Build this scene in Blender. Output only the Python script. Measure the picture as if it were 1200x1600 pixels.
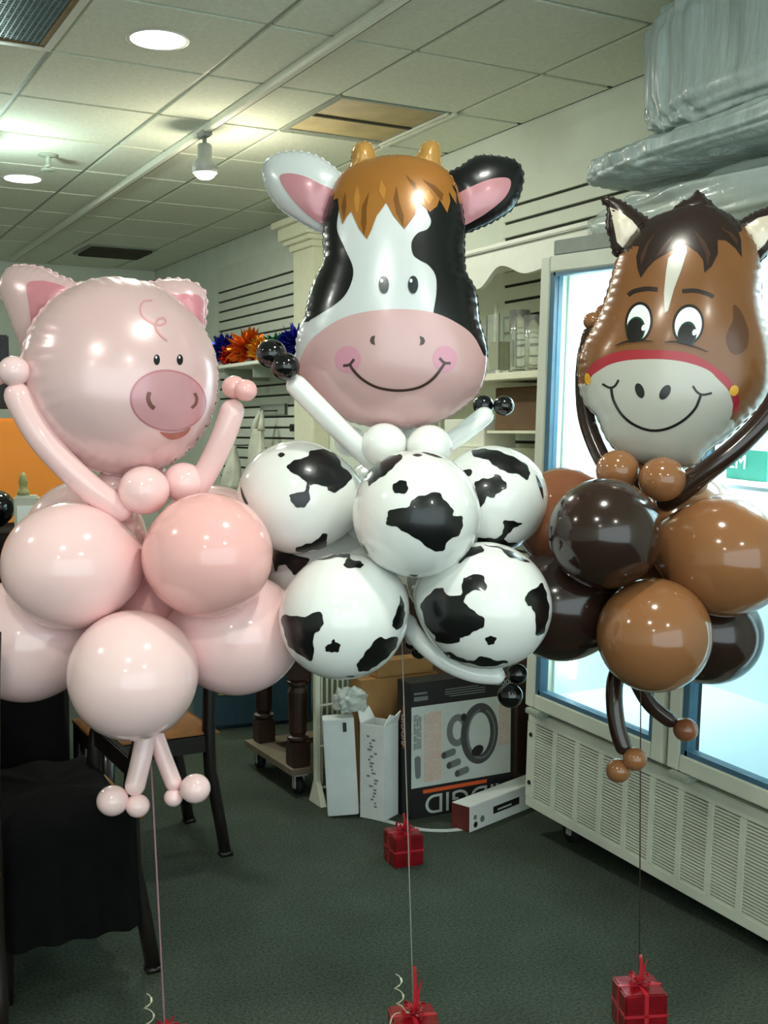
import bpy, bmesh, math, random
import numpy as np
from mathutils import Vector, Matrix
from mathutils.geometry import delaunay_2d_cdt
from mathutils.bvhtree import BVHTree

random.seed(7); rng = np.random.default_rng(7)
for o in list(bpy.data.objects): bpy.data.objects.remove(o)
SC = bpy.context.scene
COL = SC.collection

# ------------------------------------------------------------------ camera
PSI = math.radians(28.6); PIT = math.radians(4.09); FPX = 1790.0
CAM = np.array([0.0, 0.0, 1.45])
FW = np.array([math.sin(PSI)*math.cos(PIT), math.cos(PSI)*math.cos(PIT), -math.sin(PIT)])
RT = np.array([math.cos(PSI), -math.sin(PSI), 0.0])
UP = np.cross(RT, FW)
cd = bpy.data.cameras.new('camera'); cam = bpy.data.objects.new('camera', cd); COL.objects.link(cam)
cd.sensor_fit = 'VERTICAL'; cd.sensor_height = 36; cd.sensor_width = 27; cd.lens = FPX/1600*36
cd.clip_start = 0.02
M = Matrix.Identity(4)
for i in range(3):
    M[i][0] = RT[i]; M[i][1] = UP[i]; M[i][2] = -FW[i]; M[i][3] = CAM[i]
cam.matrix_world = M
SC.camera = cam

# ------------------------------------------------------------------ world, exposure
w = bpy.data.worlds.new('world'); SC.world = w; w.use_nodes = True
bg = w.node_tree.nodes['Background']
bg.inputs[0].default_value = (0.80, 0.95, 0.98, 1); bg.inputs[1].default_value = 2.2
SC.view_settings.view_transform = 'Standard'; SC.view_settings.look = 'None'
SC.view_settings.gamma = 1; SC.view_settings.use_curve_mapping = False
SC.view_settings.exposure = 0.34
CAN_W = 24.0       # power of a recessed can light
H = 2.893          # ceiling height
XW = 3.2           # right wall
YB = 10.2          # back wall

# ------------------------------------------------------------------ helpers
def ray(px, py): return FW + RT*((px-600)/FPX) + UP*((800-py)/FPX)
def at(px, py, D): return CAM + ray(px, py)*D
def on(ax, v, px, py):
    d = ray(px, py); return CAM + d*((v-CAM[ax])/d[ax])
def fl(px, py): return on(2, 0.0, px, py)

def lin(c):
    return tuple(((x/12.92) if x <= 0.04045 else ((x+0.055)/1.055)**2.4) for x in c)
def rgb(r, g, b): return lin((r/255, g/255, b/255))

MATS = {}
def mat(name, col, rough=0.5, metal=0.0, coat=0.0, noise=0.08, scale=20.0, bump=0.0, bscale=60.0, emit=None, estr=0.0,
        trans=0.0, ior=1.45, alpha=1.0, sss=0.0, crough=0.05, spec=0.5):
    if name in MATS: return MATS[name]
    m = bpy.data.materials.new(name); m.use_nodes = True
    nt = m.node_tree; b = nt.nodes['Principled BSDF']
    b.inputs['Roughness'].default_value = rough; b.inputs['Metallic'].default_value = metal
    b.inputs['Coat Weight'].default_value = coat; b.inputs['Coat Roughness'].default_value = crough
    b.inputs['IOR'].default_value = ior; b.inputs['Transmission Weight'].default_value = trans
    b.inputs['Alpha'].default_value = alpha; b.inputs['Specular IOR Level'].default_value = spec
    if sss:
        b.inputs['Subsurface Weight'].default_value = sss
        b.inputs['Subsurface Radius'].default_value = (0.05, 0.03, 0.03); b.inputs['Subsurface Scale'].default_value = 0.5
    tc = nt.nodes.new('ShaderNodeTexCoord')
    nz = nt.nodes.new('ShaderNodeTexNoise'); nz.inputs['Scale'].default_value = scale; nz.inputs['Detail'].default_value = 4
    nt.links.new(tc.outputs['Object'], nz.inputs['Vector'])
    cr = nt.nodes.new('ShaderNodeValToRGB')
    lo = tuple(max(0, c*(1-noise)) for c in col); hi = tuple(min(1, c*(1+noise)) for c in col)
    cr.color_ramp.elements[0].position = 0.3; cr.color_ramp.elements[1].position = 0.7
    cr.color_ramp.elements[0].color = (*lo, 1); cr.color_ramp.elements[1].color = (*hi, 1)
    nt.links.new(nz.outputs['Fac'], cr.inputs['Fac']); nt.links.new(cr.outputs['Color'], b.inputs['Base Color'])
    if bump:
        n2 = nt.nodes.new('ShaderNodeTexNoise'); n2.inputs['Scale'].default_value = bscale; n2.inputs['Detail'].default_value = 5
        nt.links.new(tc.outputs['Object'], n2.inputs['Vector'])
        bp = nt.nodes.new('ShaderNodeBump'); bp.inputs['Strength'].default_value = bump; bp.inputs['Distance'].default_value = 0.02
        nt.links.new(n2.outputs['Fac'], bp.inputs['Height']); nt.links.new(bp.outputs['Normal'], b.inputs['Normal'])
    if emit:
        b.inputs['Emission Color'].default_value = (*emit, 1); b.inputs['Emission Strength'].default_value = estr
    MATS[name] = m; return m

def props(o, label=None, cat=None, group=None, kind=None):
    if label: o['label'] = label
    if cat: o['category'] = cat
    if group: o['group'] = group
    if kind: o['kind'] = kind
    return o

def link(name, me, parent=None, loc=None):
    o = bpy.data.objects.new(name, me); COL.objects.link(o)
    if parent is not None: o.parent = parent
    if loc is not None: o.location = loc
    return o

def root_of(p):
    while p.parent is not None: p = p.parent
    return p

def mk(name, verts, faces, m, parent=None, smooth=True, world=True, loc=None):
    """mesh object; verts in world space are made relative to the root thing when world=True"""
    v = np.asarray(verts, dtype=float).reshape(-1, 3)
    if parent is not None and world: v = v - np.array(root_of(parent).location)
    if parent is None and loc is None and world:
        loc = (v[:, 0].mean(), v[:, 1].mean(), v[:, 2].min()); v = v - np.array(loc)
    me = bpy.data.meshes.new(name); me.from_pydata(v.tolist(), [], [list(map(int, f)) for f in faces])
    if smooth: me.polygons.foreach_set('use_smooth', [True]*len(me.polygons))
    for mm in (m if isinstance(m, (list, tuple)) else [m]): me.materials.append(mm)
    me.update()
    return link(name, me, parent, loc)

def thing(name, label, cat, loc, rotz=0.0, group=None):
    o = bpy.data.objects.new(name, None); COL.objects.link(o); o.empty_display_size = 0.05
    o.location = tuple(loc); o.rotation_euler = (0, 0, rotz)
    return props(o, label, cat, group)

class MB:
    """mesh builder (local or world coordinates)"""
    def __init__(s): s.v = []; s.f = []
    def add(s, v, f):
        k = len(s.v); s.v += [tuple(map(float, q)) for q in v]; s.f += [[i+k for i in q] for q in f]; return s
    def box(s, a, b, bev=0.0):
        x0, y0, z0 = (min(p, q) for p, q in zip(a, b)); x1, y1, z1 = (max(p, q) for p, q in zip(a, b))
        if bev > 0:
            bm = bmesh.new(); bmesh.ops.create_cube(bm, size=1)
            for q in bm.verts: q.co = Vector(((x0+x1)/2+q.co.x*(x1-x0), (y0+y1)/2+q.co.y*(y1-y0), (z0+z1)/2+q.co.z*(z1-z0)))
            bmesh.ops.bevel(bm, geom=bm.edges[:], offset=min(bev, 0.45*min(x1-x0, y1-y0, z1-z0)), segments=2, affect='EDGES')
            bm.verts.index_update()
            s.add([q.co[:] for q in bm.verts], [[q.index for q in fc.verts] for fc in bm.faces]); bm.free(); return s
        s.add([(x0,y0,z0),(x1,y0,z0),(x1,y1,z0),(x0,y1,z0),(x0,y0,z1),(x1,y0,z1),(x1,y1,z1),(x0,y1,z1)],
              [(0,3,2,1),(4,5,6,7),(0,1,5,4),(1,2,6,5),(2,3,7,6),(3,0,4,7)]); return s
    def tube(s, pts, rad, n=10, cap=True):
        pts = [np.array(p, float) for p in pts]; N = len(pts)
        if not hasattr(rad, '__len__'): rad = [rad]*N
        ref = None; rings = []
        for i in range(N):
            t = pts[min(i+1, N-1)]-pts[max(i-1, 0)]; t = t/(np.linalg.norm(t)+1e-12)
            if ref is None:
                ref = np.array([0, 0, 1.0]) if abs(t[2]) < 0.9 else np.array([1.0, 0, 0])
            u = ref-t*np.dot(ref, t); u = u/(np.linalg.norm(u)+1e-12); ref = u; q = np.cross(t, u)
            rings.append([pts[i]+rad[i]*(u*math.cos(2*math.pi*k/n)+q*math.sin(2*math.pi*k/n)) for k in range(n)])
        v = [p for r_ in rings for p in r_]; f = []
        for i in range(N-1):
            for k in range(n):
                f.append((i*n+k, i*n+(k+1) % n, (i+1)*n+(k+1) % n, (i+1)*n+k))
        if cap: f += [tuple(range(n))[::-1], tuple((N-1)*n+k for k in range(n))]
        return s.add(v, f)
    def lathe(s, prof, n=24, c=(0, 0, 0)):
        v = []; f = []
        for r_, z in prof:
            for k in range(n):
                a = 2*math.pi*k/n; v.append((c[0]+r_*math.cos(a), c[1]+r_*math.sin(a), c[2]+z))
        for i in range(len(prof)-1):
            for k in range(n): f.append((i*n+k, i*n+(k+1) % n, (i+1)*n+(k+1) % n, (i+1)*n+k))
        f += [tuple(range(n))[::-1], tuple((len(prof)-1)*n+k for k in range(n))]
        return s.add(v, f)
    def build(s, name, m, parent=None, smooth=False, world=False, loc=None):
        return mk(name, s.v, s.f, m, parent, smooth, world, loc)

def catmull(P, sub=6, closed=True):
    P = np.asarray(P, float); n = len(P); out = []
    for i in range(n if closed else n-1):
        p0, p1, p2, p3 = (P[(i-1) % n] if closed or i > 0 else P[0]), P[i], P[(i+1) % n], (P[(i+2) % n] if closed or i+2 < n else P[n-1])
        for k in range(sub):
            t = k/sub
            out.append(0.5*((2*p1)+(-p0+p2)*t+(2*p0-5*p1+4*p2-p3)*t*t+(-p0+3*p1-3*p2+p3)*t**3))
    if not closed: out.append(P[-1])
    return np.array(out)
def resample(P, step, closed=True):
    P = np.asarray(P, float); Q = np.vstack([P, P[:1]]) if closed else P
    d = np.linalg.norm(np.diff(Q, axis=0), axis=1); s = np.concatenate([[0], np.cumsum(d)])
    n = max(8, int(s[-1]/step)); t = np.linspace(0, s[-1], n, endpoint=not closed)
    return np.stack([np.interp(t, s, Q[:, k]) for k in range(Q.shape[1])], 1)
def densify(P, step):
    """keep corners, split long edges"""
    out = []; n = len(P)
    for i in range(n):
        a = np.array(P[i], float); b = np.array(P[(i+1) % n], float); k = max(1, int(np.linalg.norm(b-a)/step))
        for j in range(k): out.append(a+(b-a)*j/k)
    return np.array(out)
def inside(P, X, Y):
    r = np.zeros(X.shape, bool); n = len(P)
    for i in range(n):
        x0, y0 = P[i]; x1, y1 = P[(i+1) % n]
        if y0 == y1: continue
        c = ((y0 > Y) != (y1 > Y)) & (X < (x1-x0)*(Y-y0)/(y1-y0)+x0); r ^= c
    return r
def bdist(P, Q):
    """distance of points Q to closed polygon P"""
    A = np.asarray(P); B = np.roll(A, -1, 0); d = np.full(len(Q), 1e9); arg = np.zeros(len(Q))
    for i in range(len(A)):
        e = B[i]-A[i]; L = (e@e)+1e-12; t = np.clip(((Q-A[i])@e)/L, 0, 1)
        dd = np.linalg.norm(Q-(A[i]+t[:, None]*e), axis=1); k = dd < d
        d[k] = dd[k]; arg[k] = i+t[k]
    return d, arg
def cdt(P, spacing, rings=()):
    """triangulate a closed polygon with interior points -> pts, tris, number of boundary points"""
    P = np.asarray(P, float); n = len(P)
    lo = P.min(0); hi = P.max(0)
    xs = np.arange(lo[0], hi[0]+spacing, spacing); ys = np.arange(lo[1], hi[1]+spacing, spacing*0.866)
    X, Y = np.meshgrid(xs, ys); X[1::2] += spacing/2
    Q = np.stack([X.ravel(), Y.ravel()], 1); Q = Q[inside(P, Q[:, 0], Q[:, 1])]
    if len(Q):
        dq, _ = bdist(P, Q); Q = Q[dq > max(0.45*spacing, (rings[-1]+0.4*spacing) if rings else 0)]
    ext = []
    if rings:
        T = np.roll(P, -1, 0)-np.roll(P, 1, 0); T /= np.linalg.norm(T, axis=1)[:, None]+1e-9
        area = 0.5*np.sum(P[:, 0]*np.roll(P[:, 1], -1)-np.roll(P[:, 0], -1)*P[:, 1])
        N = np.stack([-T[:, 1], T[:, 0]], 1)*(1 if area > 0 else -1)
        for r_ in rings:
            E = P+N*r_; k = inside(P, E[:, 0], E[:, 1])
            if k.any():
                E = E[k]; dd, _ = bdist(P, E); ext.append(E[dd > 0.75*r_])
    allp = np.vstack([P]+ext+([Q] if len(Q) else []))
    r = delaunay_2d_cdt([Vector(p) for p in allp], [], [list(range(n))], 1, 1e-5)
    V = np.array([q[:] for q in r[0]]); return V, [tuple(t) for t in r[2]]

def poisson(P, n=110):
    lo = P.min(0); hi = P.max(0); h = max(hi-lo)/(n-8); lo = lo-4*h
    nx = int((hi[0]-lo[0])/h)+5; ny = int((hi[1]-lo[1])/h)+5
    X, Y = np.meshgrid(lo[0]+np.arange(nx)*h, lo[1]+np.arange(ny)*h)
    m = inside(P, X, Y); phi = np.zeros(X.shape); I, J = np.indices(X.shape); par = (I+J) % 2
    w_ = 1.94
    for it in range(420):
        for c in (0, 1):
            s = np.zeros_like(phi)
            s[1:-1, 1:-1] = (phi[:-2, 1:-1]+phi[2:, 1:-1]+phi[1:-1, :-2]+phi[1:-1, 2:]+h*h)/4
            k = m & (par == c); phi[k] += w_*(s[k]-phi[k])
    phi = np.maximum(phi, 0)
    def f(Q):
        gx = np.clip((Q[:, 0]-lo[0])/h, 0, nx-1.001); gy = np.clip((Q[:, 1]-lo[1])/h, 0, ny-1.001)
        i = gx.astype(int); j = gy.astype(int); a = gx-i; b = gy-j
        return (phi[j, i]*(1-a)*(1-b)+phi[j, i+1]*a*(1-b)+phi[j+1, i]*(1-a)*b+phi[j+1, i+1]*a*b)/phi.max()
    return f

class Target:
    """a surface print can be laid on"""
    def __init__(s, V, F, cpx): s.bvh = BVHTree.FromPolygons([Vector(v) for v in V], [list(f) for f in F]); s.c = np.array(cpx, float)
    def hit(s, p):
        p = np.array(p, float)
        for k in range(60):
            d = Vector(ray(*p)).normalized(); r = s.bvh.ray_cast(Vector(CAM), d)
            if r[0] is not None: return np.array(r[0]), np.array(r[1])
            p = s.c+(p-s.c)*0.985
        raise RuntimeError('print misses its surface')
def decal(name, tgt, P, m, parent, layer=1, spacing=6.0, smooth=False, label=None):
    """a printed patch: outline traced in photograph pixels, laid on the real surface as its own thin mesh"""
    P = catmull(P, 5) if smooth else np.asarray(P, float)
    P = densify(P, spacing)
    V, F = cdt(P, spacing); W = []
    for p in V:
        h, n = tgt.hit(p)
        W.append(h+n*(0.0009*layer))
    a = np.array(W); f2 = []
    for t in F:
        nn = np.cross(a[t[1]]-a[t[0]], a[t[2]]-a[t[0]])
        f2.append(t if nn@(CAM-a[t[0]]) > 0 else t[::-1])
    o = mk(name, W, f2, m, parent)
    if label: o['label'] = label
    return o
def stroke(pts, wd, taper=False):
    P = catmull(pts, 6, False) if len(pts) > 2 else np.array(pts, float)
    T = np.gradient(P, axis=0); T /= np.linalg.norm(T, axis=1)[:, None]+1e-9; N = np.stack([-T[:, 1], T[:, 0]], 1)
    k = np.linspace(0, 1, len(P)); hw = wd/2*(np.ones(len(P)) if not taper else (0.35+0.65*np.sin(np.pi*k)))
    return np.vstack([P+N*hw[:, None], (P-N*hw[:, None])[::-1]])
def ell(cx, cy, rx, ry, rot=0, n=28):
    a = np.linspace(0, 2*math.pi, n, endpoint=False); c, s = math.cos(math.radians(rot)), math.sin(math.radians(rot))
    x = rx*np.cos(a); y = ry*np.sin(a); return np.stack([cx+x*c-y*s, cy+x*s+y*c], 1)
def crop(P, sc, ox, oy): return np.asarray(P, float)/sc+np.array([ox, oy])

def foil(name, P, D, T, m, parent, yaw=0.0, pitch=0.0, back=None, center=None, smooth=True, seam=4.0, pucker=0.10, wave=13.0, dz=0.0, spacing=6.0, regions=()):
    """inflated foil cushion from an outline in photograph pixels at distance D, half thickness T (metres)"""
    P = resample(catmull(P, 6) if smooth else P, 4.0)
    c = np.array(center, float) if center is not None else (P.max(0)+P.min(0))/2
    phi = poisson(P); V, F = cdt(P, spacing, (1.2, 3.2, 6.0)); d, arg = bdist(P, V)
    z = np.sqrt(np.maximum(phi(V), 0)); z[d < 0.05] = 0
    z = np.minimum(z, np.sqrt(np.maximum(d, 0)*0.035*2)+0.02*(d > 0.05))
    s = arg*4.0
    z *= 1-pucker*np.exp(-d/9.0)*(0.5+0.5*np.sin(2*math.pi*s/wave+2*np.sin(s/47.0)))
    k = D/FPX
    def place(U, zz):
        L = np.stack([(U[:, 0]-c[0])*k, -(U[:, 1]-c[1])*k, zz], 1)
        cy, sy = math.cos(yaw), math.sin(yaw); cp, sp = math.cos(pitch), math.sin(pitch)
        x = L[:, 0]*cy+L[:, 2]*sy; zz2 = -L[:, 0]*sy+L[:, 2]*cy; y = L[:, 1]*cp-zz2*sp; zz3 = L[:, 1]*sp+zz2*cp
        o = at(c[0], c[1], D)
        return o+np.outer(x, RT)+np.outer(y, UP)+np.outer(zz3+dz, -FW)
    A = place(V, z*T); B = place(V, -z*T); n = len(V)
    rim = d < 0.05; idx = np.where(rim, np.arange(n), np.arange(n)+n)
    F1 = []; F2 = []
    for t in F:
        nn = np.cross(A[t[1]]-A[t[0]], A[t[2]]-A[t[0]]); tt = t if nn@(-FW) > 0 or abs(nn@FW) < 1e-14 else t[::-1]
        F1.append(tt); F2.append(tuple(idx[list(tt)])[::-1])
    verts = np.vstack([A, B])
    def proj(W):
        W = np.asarray(W)-CAM; z_ = W@FW; return np.stack([600+FPX*(W@RT)/z_, 800-FPX*(W@UP)/z_], 1)
    rm = [m, back or m]+[q[1] for q in regions]
    def pick(W, dflt, lim=None):
        px_ = proj(W); r_ = np.full(len(W), dflt)
        for i, (PG, _) in enumerate(regions):
            k_ = inside(np.asarray(PG), px_[:, 0], px_[:, 1])
            if lim is not None: k_ &= lim
            r_[k_] = 2+i
        return r_.tolist()
    o = mk(name, verts, F1+F2, rm, parent)
    if True:
        FA = np.array(F1); mi = pick(A[FA].mean(1), 0, d[FA].mean(1) < 16.0)+[1]*len(F2); o.data.polygons.foreach_set('material_index', mi)
    # welded seam: a narrow scalloped flange around the rim
    if seam:
        nrm = np.roll(P, -1, 0)-np.roll(P, 1, 0); nrm /= np.linalg.norm(nrm, axis=1)[:, None]+1e-9
        area = 0.5*np.sum(P[:, 0]*np.roll(P[:, 1], -1)-np.roll(P[:, 0], -1)*P[:, 1])
        N = np.stack([nrm[:, 1], -nrm[:, 0]], 1)*(1 if area > 0 else -1); ss = np.arange(len(P))*4.0
        wv = 0.6+0.4*np.sin(2*math.pi*ss/wave+2*np.sin(ss/47.0)); wz = 0.004*np.sin(2*math.pi*ss/wave*1.0+1.0)
        I_ = P-N*1.0; O_ = P+N*(seam*wv)[:, None]; m_ = len(P)
        R4 = [place(I_, np.full(m_, 0.0012)), place(O_, wz+0.0006), place(O_, wz-0.0006), place(I_, np.full(m_, -0.0012))]
        f = []
        for q in range(4):
            for i in range(m_):
                j = (i+1) % m_; q2 = (q+1) % 4; f.append((q*m_+i, q*m_+j, q2*m_+j, q2*m_+i))
        so = mk('seam', np.vstack(R4), f, rm, o); W4 = np.vstack(R4)
        so.data.polygons.foreach_set('material_index', pick(np.array([W4[list(q)].mean(0) for q in f]), 0))
    return o, Target(A, F1, c)

def balloon_mesh(c, r, axis, neck=True, el=1.07, nu=56, nv=32):
    """pear shaped latex balloon, neck pointing against axis"""
    a = np.array(axis, float); a /= np.linalg.norm(a); u = np.cross(a, [0.31, 0.2, 0.93]); u /= np.linalg.norm(u); q = np.cross(a, u)
    V = []; F = []
    for i in range(nv+1):
        t = math.pi*i/nv; z = math.cos(t); rr = math.sin(t)
        if neck and z < 0: zz = z*(1.0+0.16*(-z)**3); rr *= 1-0.10*(-z)**2
        else: zz = z
        rr = max(rr, 0.012 if i in (0, nv) else rr)
        if i == 0: rr = 0.004
        for k in range(nu):
            b = 2*math.pi*k/nu; V.append(c+r*(a*zz*el+(u*math.cos(b)+q*math.sin(b))*rr))
    if neck:
        for zz, rr in ((-1.22*el, 0.055), (-1.27*el, 0.05)):
            for k in range(nu):
                b = 2*math.pi*k/nu; V.append(c+r*(a*zz+(u*math.cos(b)+q*math.sin(b))*rr))
    rows = len(V)//nu
    for i in range(rows-1):
        for k in range(nu): F.append((i*nu+k, (i+1)*nu+k, (i+1)*nu+(k+1) % nu, i*nu+(k+1) % nu))
    F += [tuple(range(nu)), tuple((rows-1)*nu+k for k in range(nu))[::-1]]
    return np.array(V), F

def latex(name, px, py, D, rpx, m, parent, hub, neck=True, el=1.07, label=None):
    c = at(px, py, D); V, F = balloon_mesh(c, rpx*D/FPX, c-hub if hub is not None else np.array([0, 0, 1.0]), neck, el)
    o = mk(name, V, F, m, parent)
    if label: o['label'] = label
    return o, Target(V, F, (px, py))
def ball(name, px, py, D, rpx, m, parent, toward=None):
    c = at(px, py, D); ax = (c-toward) if toward is not None else np.array([0, 0, 1.0])
    V, F = balloon_mesh(c, rpx*D/FPX, ax, False, 0.95, 28, 16); return mk(name, V, F, m, parent)
def limb(name, pts, rpx, m, parent):
    """long modelling balloon through (px, py, D) points with rounded ends"""
    P = catmull(np.array([at(*p) for p in pts]), 8, False); n = len(P); r = rpx*pts[0][2]/FPX
    s = np.concatenate([[0], np.cumsum(np.linalg.norm(np.diff(P, axis=0), axis=1))])
    P = np.stack([np.interp(np.linspace(0, s[-1], 40), s, P[:, k]) for k in range(3)], 1); L = np.linspace(0, s[-1], 40)
    e = np.minimum(L, s[-1]-L); rr = r*np.sqrt(np.clip(1-(1-np.clip(e/(1.1*r), 0, 1))**2, 0.02, 1))
    b = MB(); b.tube(P, rr, 18); return mk(name, b.v, b.f, m, parent)
def string(name, pts, r, m, parent):
    b = MB(); b.tube([np.array(p) for p in pts], r, 6); return mk(name, b.v, b.f, m, parent)

def add_light(kind, name, loc, energy, color, size=0.1, parent=None, rot=(0, 0, 0), spot=None):
    d = bpy.data.lights.new(name, kind); d.energy = energy; d.color = color
    if kind == 'AREA': d.shape = 'DISK'; d.size = size
    elif kind in ('POINT', 'SPOT'): d.shadow_soft_size = size
    if spot: d.spot_size = spot; d.spot_blend = 0.5
    o = bpy.data.objects.new(name, d); COL.objects.link(o); o.location = loc; o.rotation_euler = rot
    if parent is not None: o.parent = parent
    return o

# ================================================================== the room
m_wall = mat('wall paint', rgb(214, 221, 208), 0.75, noise=0.04, scale=6, bump=0.05)
m_ceil = mat('ceiling tile', rgb(218, 223, 206), 0.9, noise=0.06, scale=55, bump=0.25, bscale=140)
m_bar = mat('ceiling grid metal', rgb(150, 158, 145), 0.6, noise=0.05)
m_gap = mat('groove shadow board', rgb(58, 58, 50), 0.9)
m_white = mat('white lacquer', rgb(222, 224, 210), 0.45, noise=0.03)
m_cream = mat('cream painted wood', rgb(228, 226, 200), 0.5, noise=0.03)
m_black = mat('black satin', rgb(18, 18, 18), 0.5, noise=0.1)
m_rubber = mat('black rubber', rgb(14, 14, 14), 0.7)

def struct(o): o['kind'] = 'structure'; return o
# carpet: dark green loop pile
mc = mat('carpet', rgb(78, 88, 76), 0.95, noise=0.45, scale=120, bump=0.6, bscale=420, spec=0.1)
nt = mc.node_tree; b_ = nt.nodes['Principled BSDF']
crn = [n for n in nt.nodes if n.type == 'VALTORGB'][0]
nzL = nt.nodes.new('ShaderNodeTexNoise'); nzL.inputs['Scale'].default_value = 3.2; nzL.inputs['Detail'].default_value = 3
mxc = nt.nodes.new('ShaderNodeMix'); mxc.data_type = 'RGBA'; mxc.blend_type = 'MULTIPLY'; mxc.inputs['Factor'].default_value = 0.5
tcn = [n for n in nt.nodes if n.type == 'TEX_COORD'][0]
nt.links.new(tcn.outputs['Object'], nzL.inputs['Vector'])
nt.links.new(crn.outputs['Color'], mxc.inputs['A']); nt.links.new(nzL.outputs['Fac'], mxc.inputs['B'])
nt.links.new(mxc.outputs['Result'], b_.inputs['Base Color'])

struct(MB().box((-3.5, -3, -0.1), (3.3, 10.3, 0)).build('floor', mc, None, loc=(0, 0, 0)))
wall_right = struct(MB().box((XW, -3, 0), (XW+0.1, YB, H+0.1)).build('wall_right', m_wall, None, loc=(0, 0, 0)))
struct(MB().box((-3.5, YB, 0), (XW+0.1, YB+0.1, H+0.1)).build('wall_back', m_wall, None, loc=(0, 0, 0)))
struct(MB().box((-3.6, -3, 0), (-3.5, YB, H+0.1)).build('wall_left', m_wall, None, loc=(0, 0, 0)))
ceiling = struct(MB().box((-3.5, -3, H+0.02), (XW, YB, H+0.1)).build('ceiling', m_ceil, None, loc=(0, 0, 0)))

XE = [-0.80, -0.18, 0.42, 1.02, 1.64, 2.24, 2.83, XW]
YE = [1.90+0.6525*i for i in range(13)]; YE[-1] = YB
tile_me = {}
VENT = (5, 4); DARKV = (5, 11); TROF = (2, 3)   # grid cells that hold fixtures
for i in range(len(XE)-1):
    for j in range(len(YE)-1):
        if (i, j) in (VENT, TROF): continue
        dx, dy = XE[i+1]-XE[i], YE[j+1]-YE[j]; key = (round(dx, 2), round(dy, 2))
        if key not in tile_me:
            b = MB().box((0.009, 0.009, -0.012), (dx-0.009, dy-0.009, 0.019), 0.004)
            o = b.build('ceiling_tile', m_ceil, ceiling); tile_me[key] = o.data
        else: o = link('ceiling_tile', tile_me[key], ceiling)
        o.location = (XE[i], YE[j], H)
for x in XE[1:-1]: MB().box((x-0.012, YE[0], H-0.004), (x+0.012, YB, H+0.019)).build('grid_bar', m_bar, ceiling)
for y in YE[1:-1]: MB().box((XE[0], y-0.012, H-0.0041), (XW, y+0.012, H+0.0189)).build('grid_bar', m_bar, ceiling)
MB().box((XW-0.025, YE[0], H-0.010), (XW, YB, H-0.004)).build('wall_angle', m_gap, ceiling)

# slatted panels on the right wall: every plank its own piece
m_slat = mat('slat board', rgb(208, 214, 200), 0.55, noise=0.03, scale=9)
def slat_section(y0, y1, plain_top):
    MB().box((XW-0.004, y0, 0.15), (XW, y1, 2.517)).build('slat_backing', m_gap, wall_right)
    MB().box((XW-0.020, y0, 2.517), (XW, y1, plain_top)).build('upper_board', m_slat, wall_right)
    me = None; z = 2.503
    while z > 0.25:
        if me is None:
            o = MB().box((XW-0.020, y0, -0.0600), (XW-0.003, y1, 0), 0.002).build('slat_plank', m_slat, wall_right); me = o.data
        else: o = link('slat_plank', me, wall_right)
        o.location = (0, 0, z); z -= 0.0745
slat_section(6.92, 8.55, 2.70)
slat_section(1.2, 4.64, 2.62)

# fluted trim post dividing the wall, with a stepped capital
tr = MB().box((XW-0.11, 6.60, 0), (XW, 6.90, 2.60), 0.004)
for k, (e, z0, z1) in enumerate(((0.02, 2.60, 2.64), (0.05, 2.64, 2.67), (0.075, 2.67, 2.75), (0.11, 2.75, 2.79))):
    tr.box((XW-0.11-e, 6.60-e, z0), (XW, 6.90+e, z1), 0.004)
struct(tr.build('trim_1', m_cream, None, loc=(0, 0, 0)))
struct(MB().box((XW-0.025, 8.60, 0), (XW, YB, 0.12)).box((XW-0.025, 4.65, 0), (XW, 6.60, 0.12)).build('baseboard_right', m_cream, None, loc=(0, 0, 0)))

# ------------------------------------------------------------------ ceiling fixtures
m_lens = mat('lit lens', (1, 1, 0.97), 0.4, emit=(0.95, 1.0, 0.93), estr=9.0)
def can_light(x, y, label, power=CAN_W):
    t = thing('recessed_light', label, 'light', (x, y, H-0.012), group='recessed ceiling lights')
    pr = [(0.098, 0.0), (0.112, -0.004), (0.118, -0.001), (0.118, 0.006), (0.095, 0.006)]
    MB().lathe(pr, 40).build('trim_ring', m_white, t, True)
    MB().lathe([(0.0, -0.006), (0.06, -0.0065), (0.099, -0.003), (0.099, 0.004), (0.0, 0.004)], 40).build('lens', m_lens, t, True)
    add_light('AREA', 'light', (0, 0, -0.012), power, (0.97, 1.0, 0.90), 0.19, t)
    return t
can_light(1.341, 4.194, 'large round lit ceiling light nearest the camera at upper left', 18)
can_light(1.376, 6.835, 'small round lit ceiling light farther back at the left edge', 22)
for x, y, p in ((1.36, 1.55, 14), (-0.2, 0.6, 16), (1.2, -0.9, 14), (-1.4, 2.9, 16), (-1.4, -1.2, 12), (-1.0, 6.8, 30)):  # the last one is added to brighten the back wall and slatted wall
    can_light(x, y, 'assumed round ceiling light outside the photograph, to its left or behind the camera', p)

tk = thing('track_rail', 'long white lighting track running along the ceiling towards the back', 'track', (1.905, 6.5, H-0.012))
MB().box((-0.020, -3.9, -0.034), (0.012, 3.4, 0.0), 0.003).build('channel', m_white, tk)
MB().box((0.0125, -3.9, -0.030), (0.019, 3.4, 0.0)).build('shadow_strip', m_black, tk)  # black strip stands in for the shaded gap beside the channel

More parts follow.
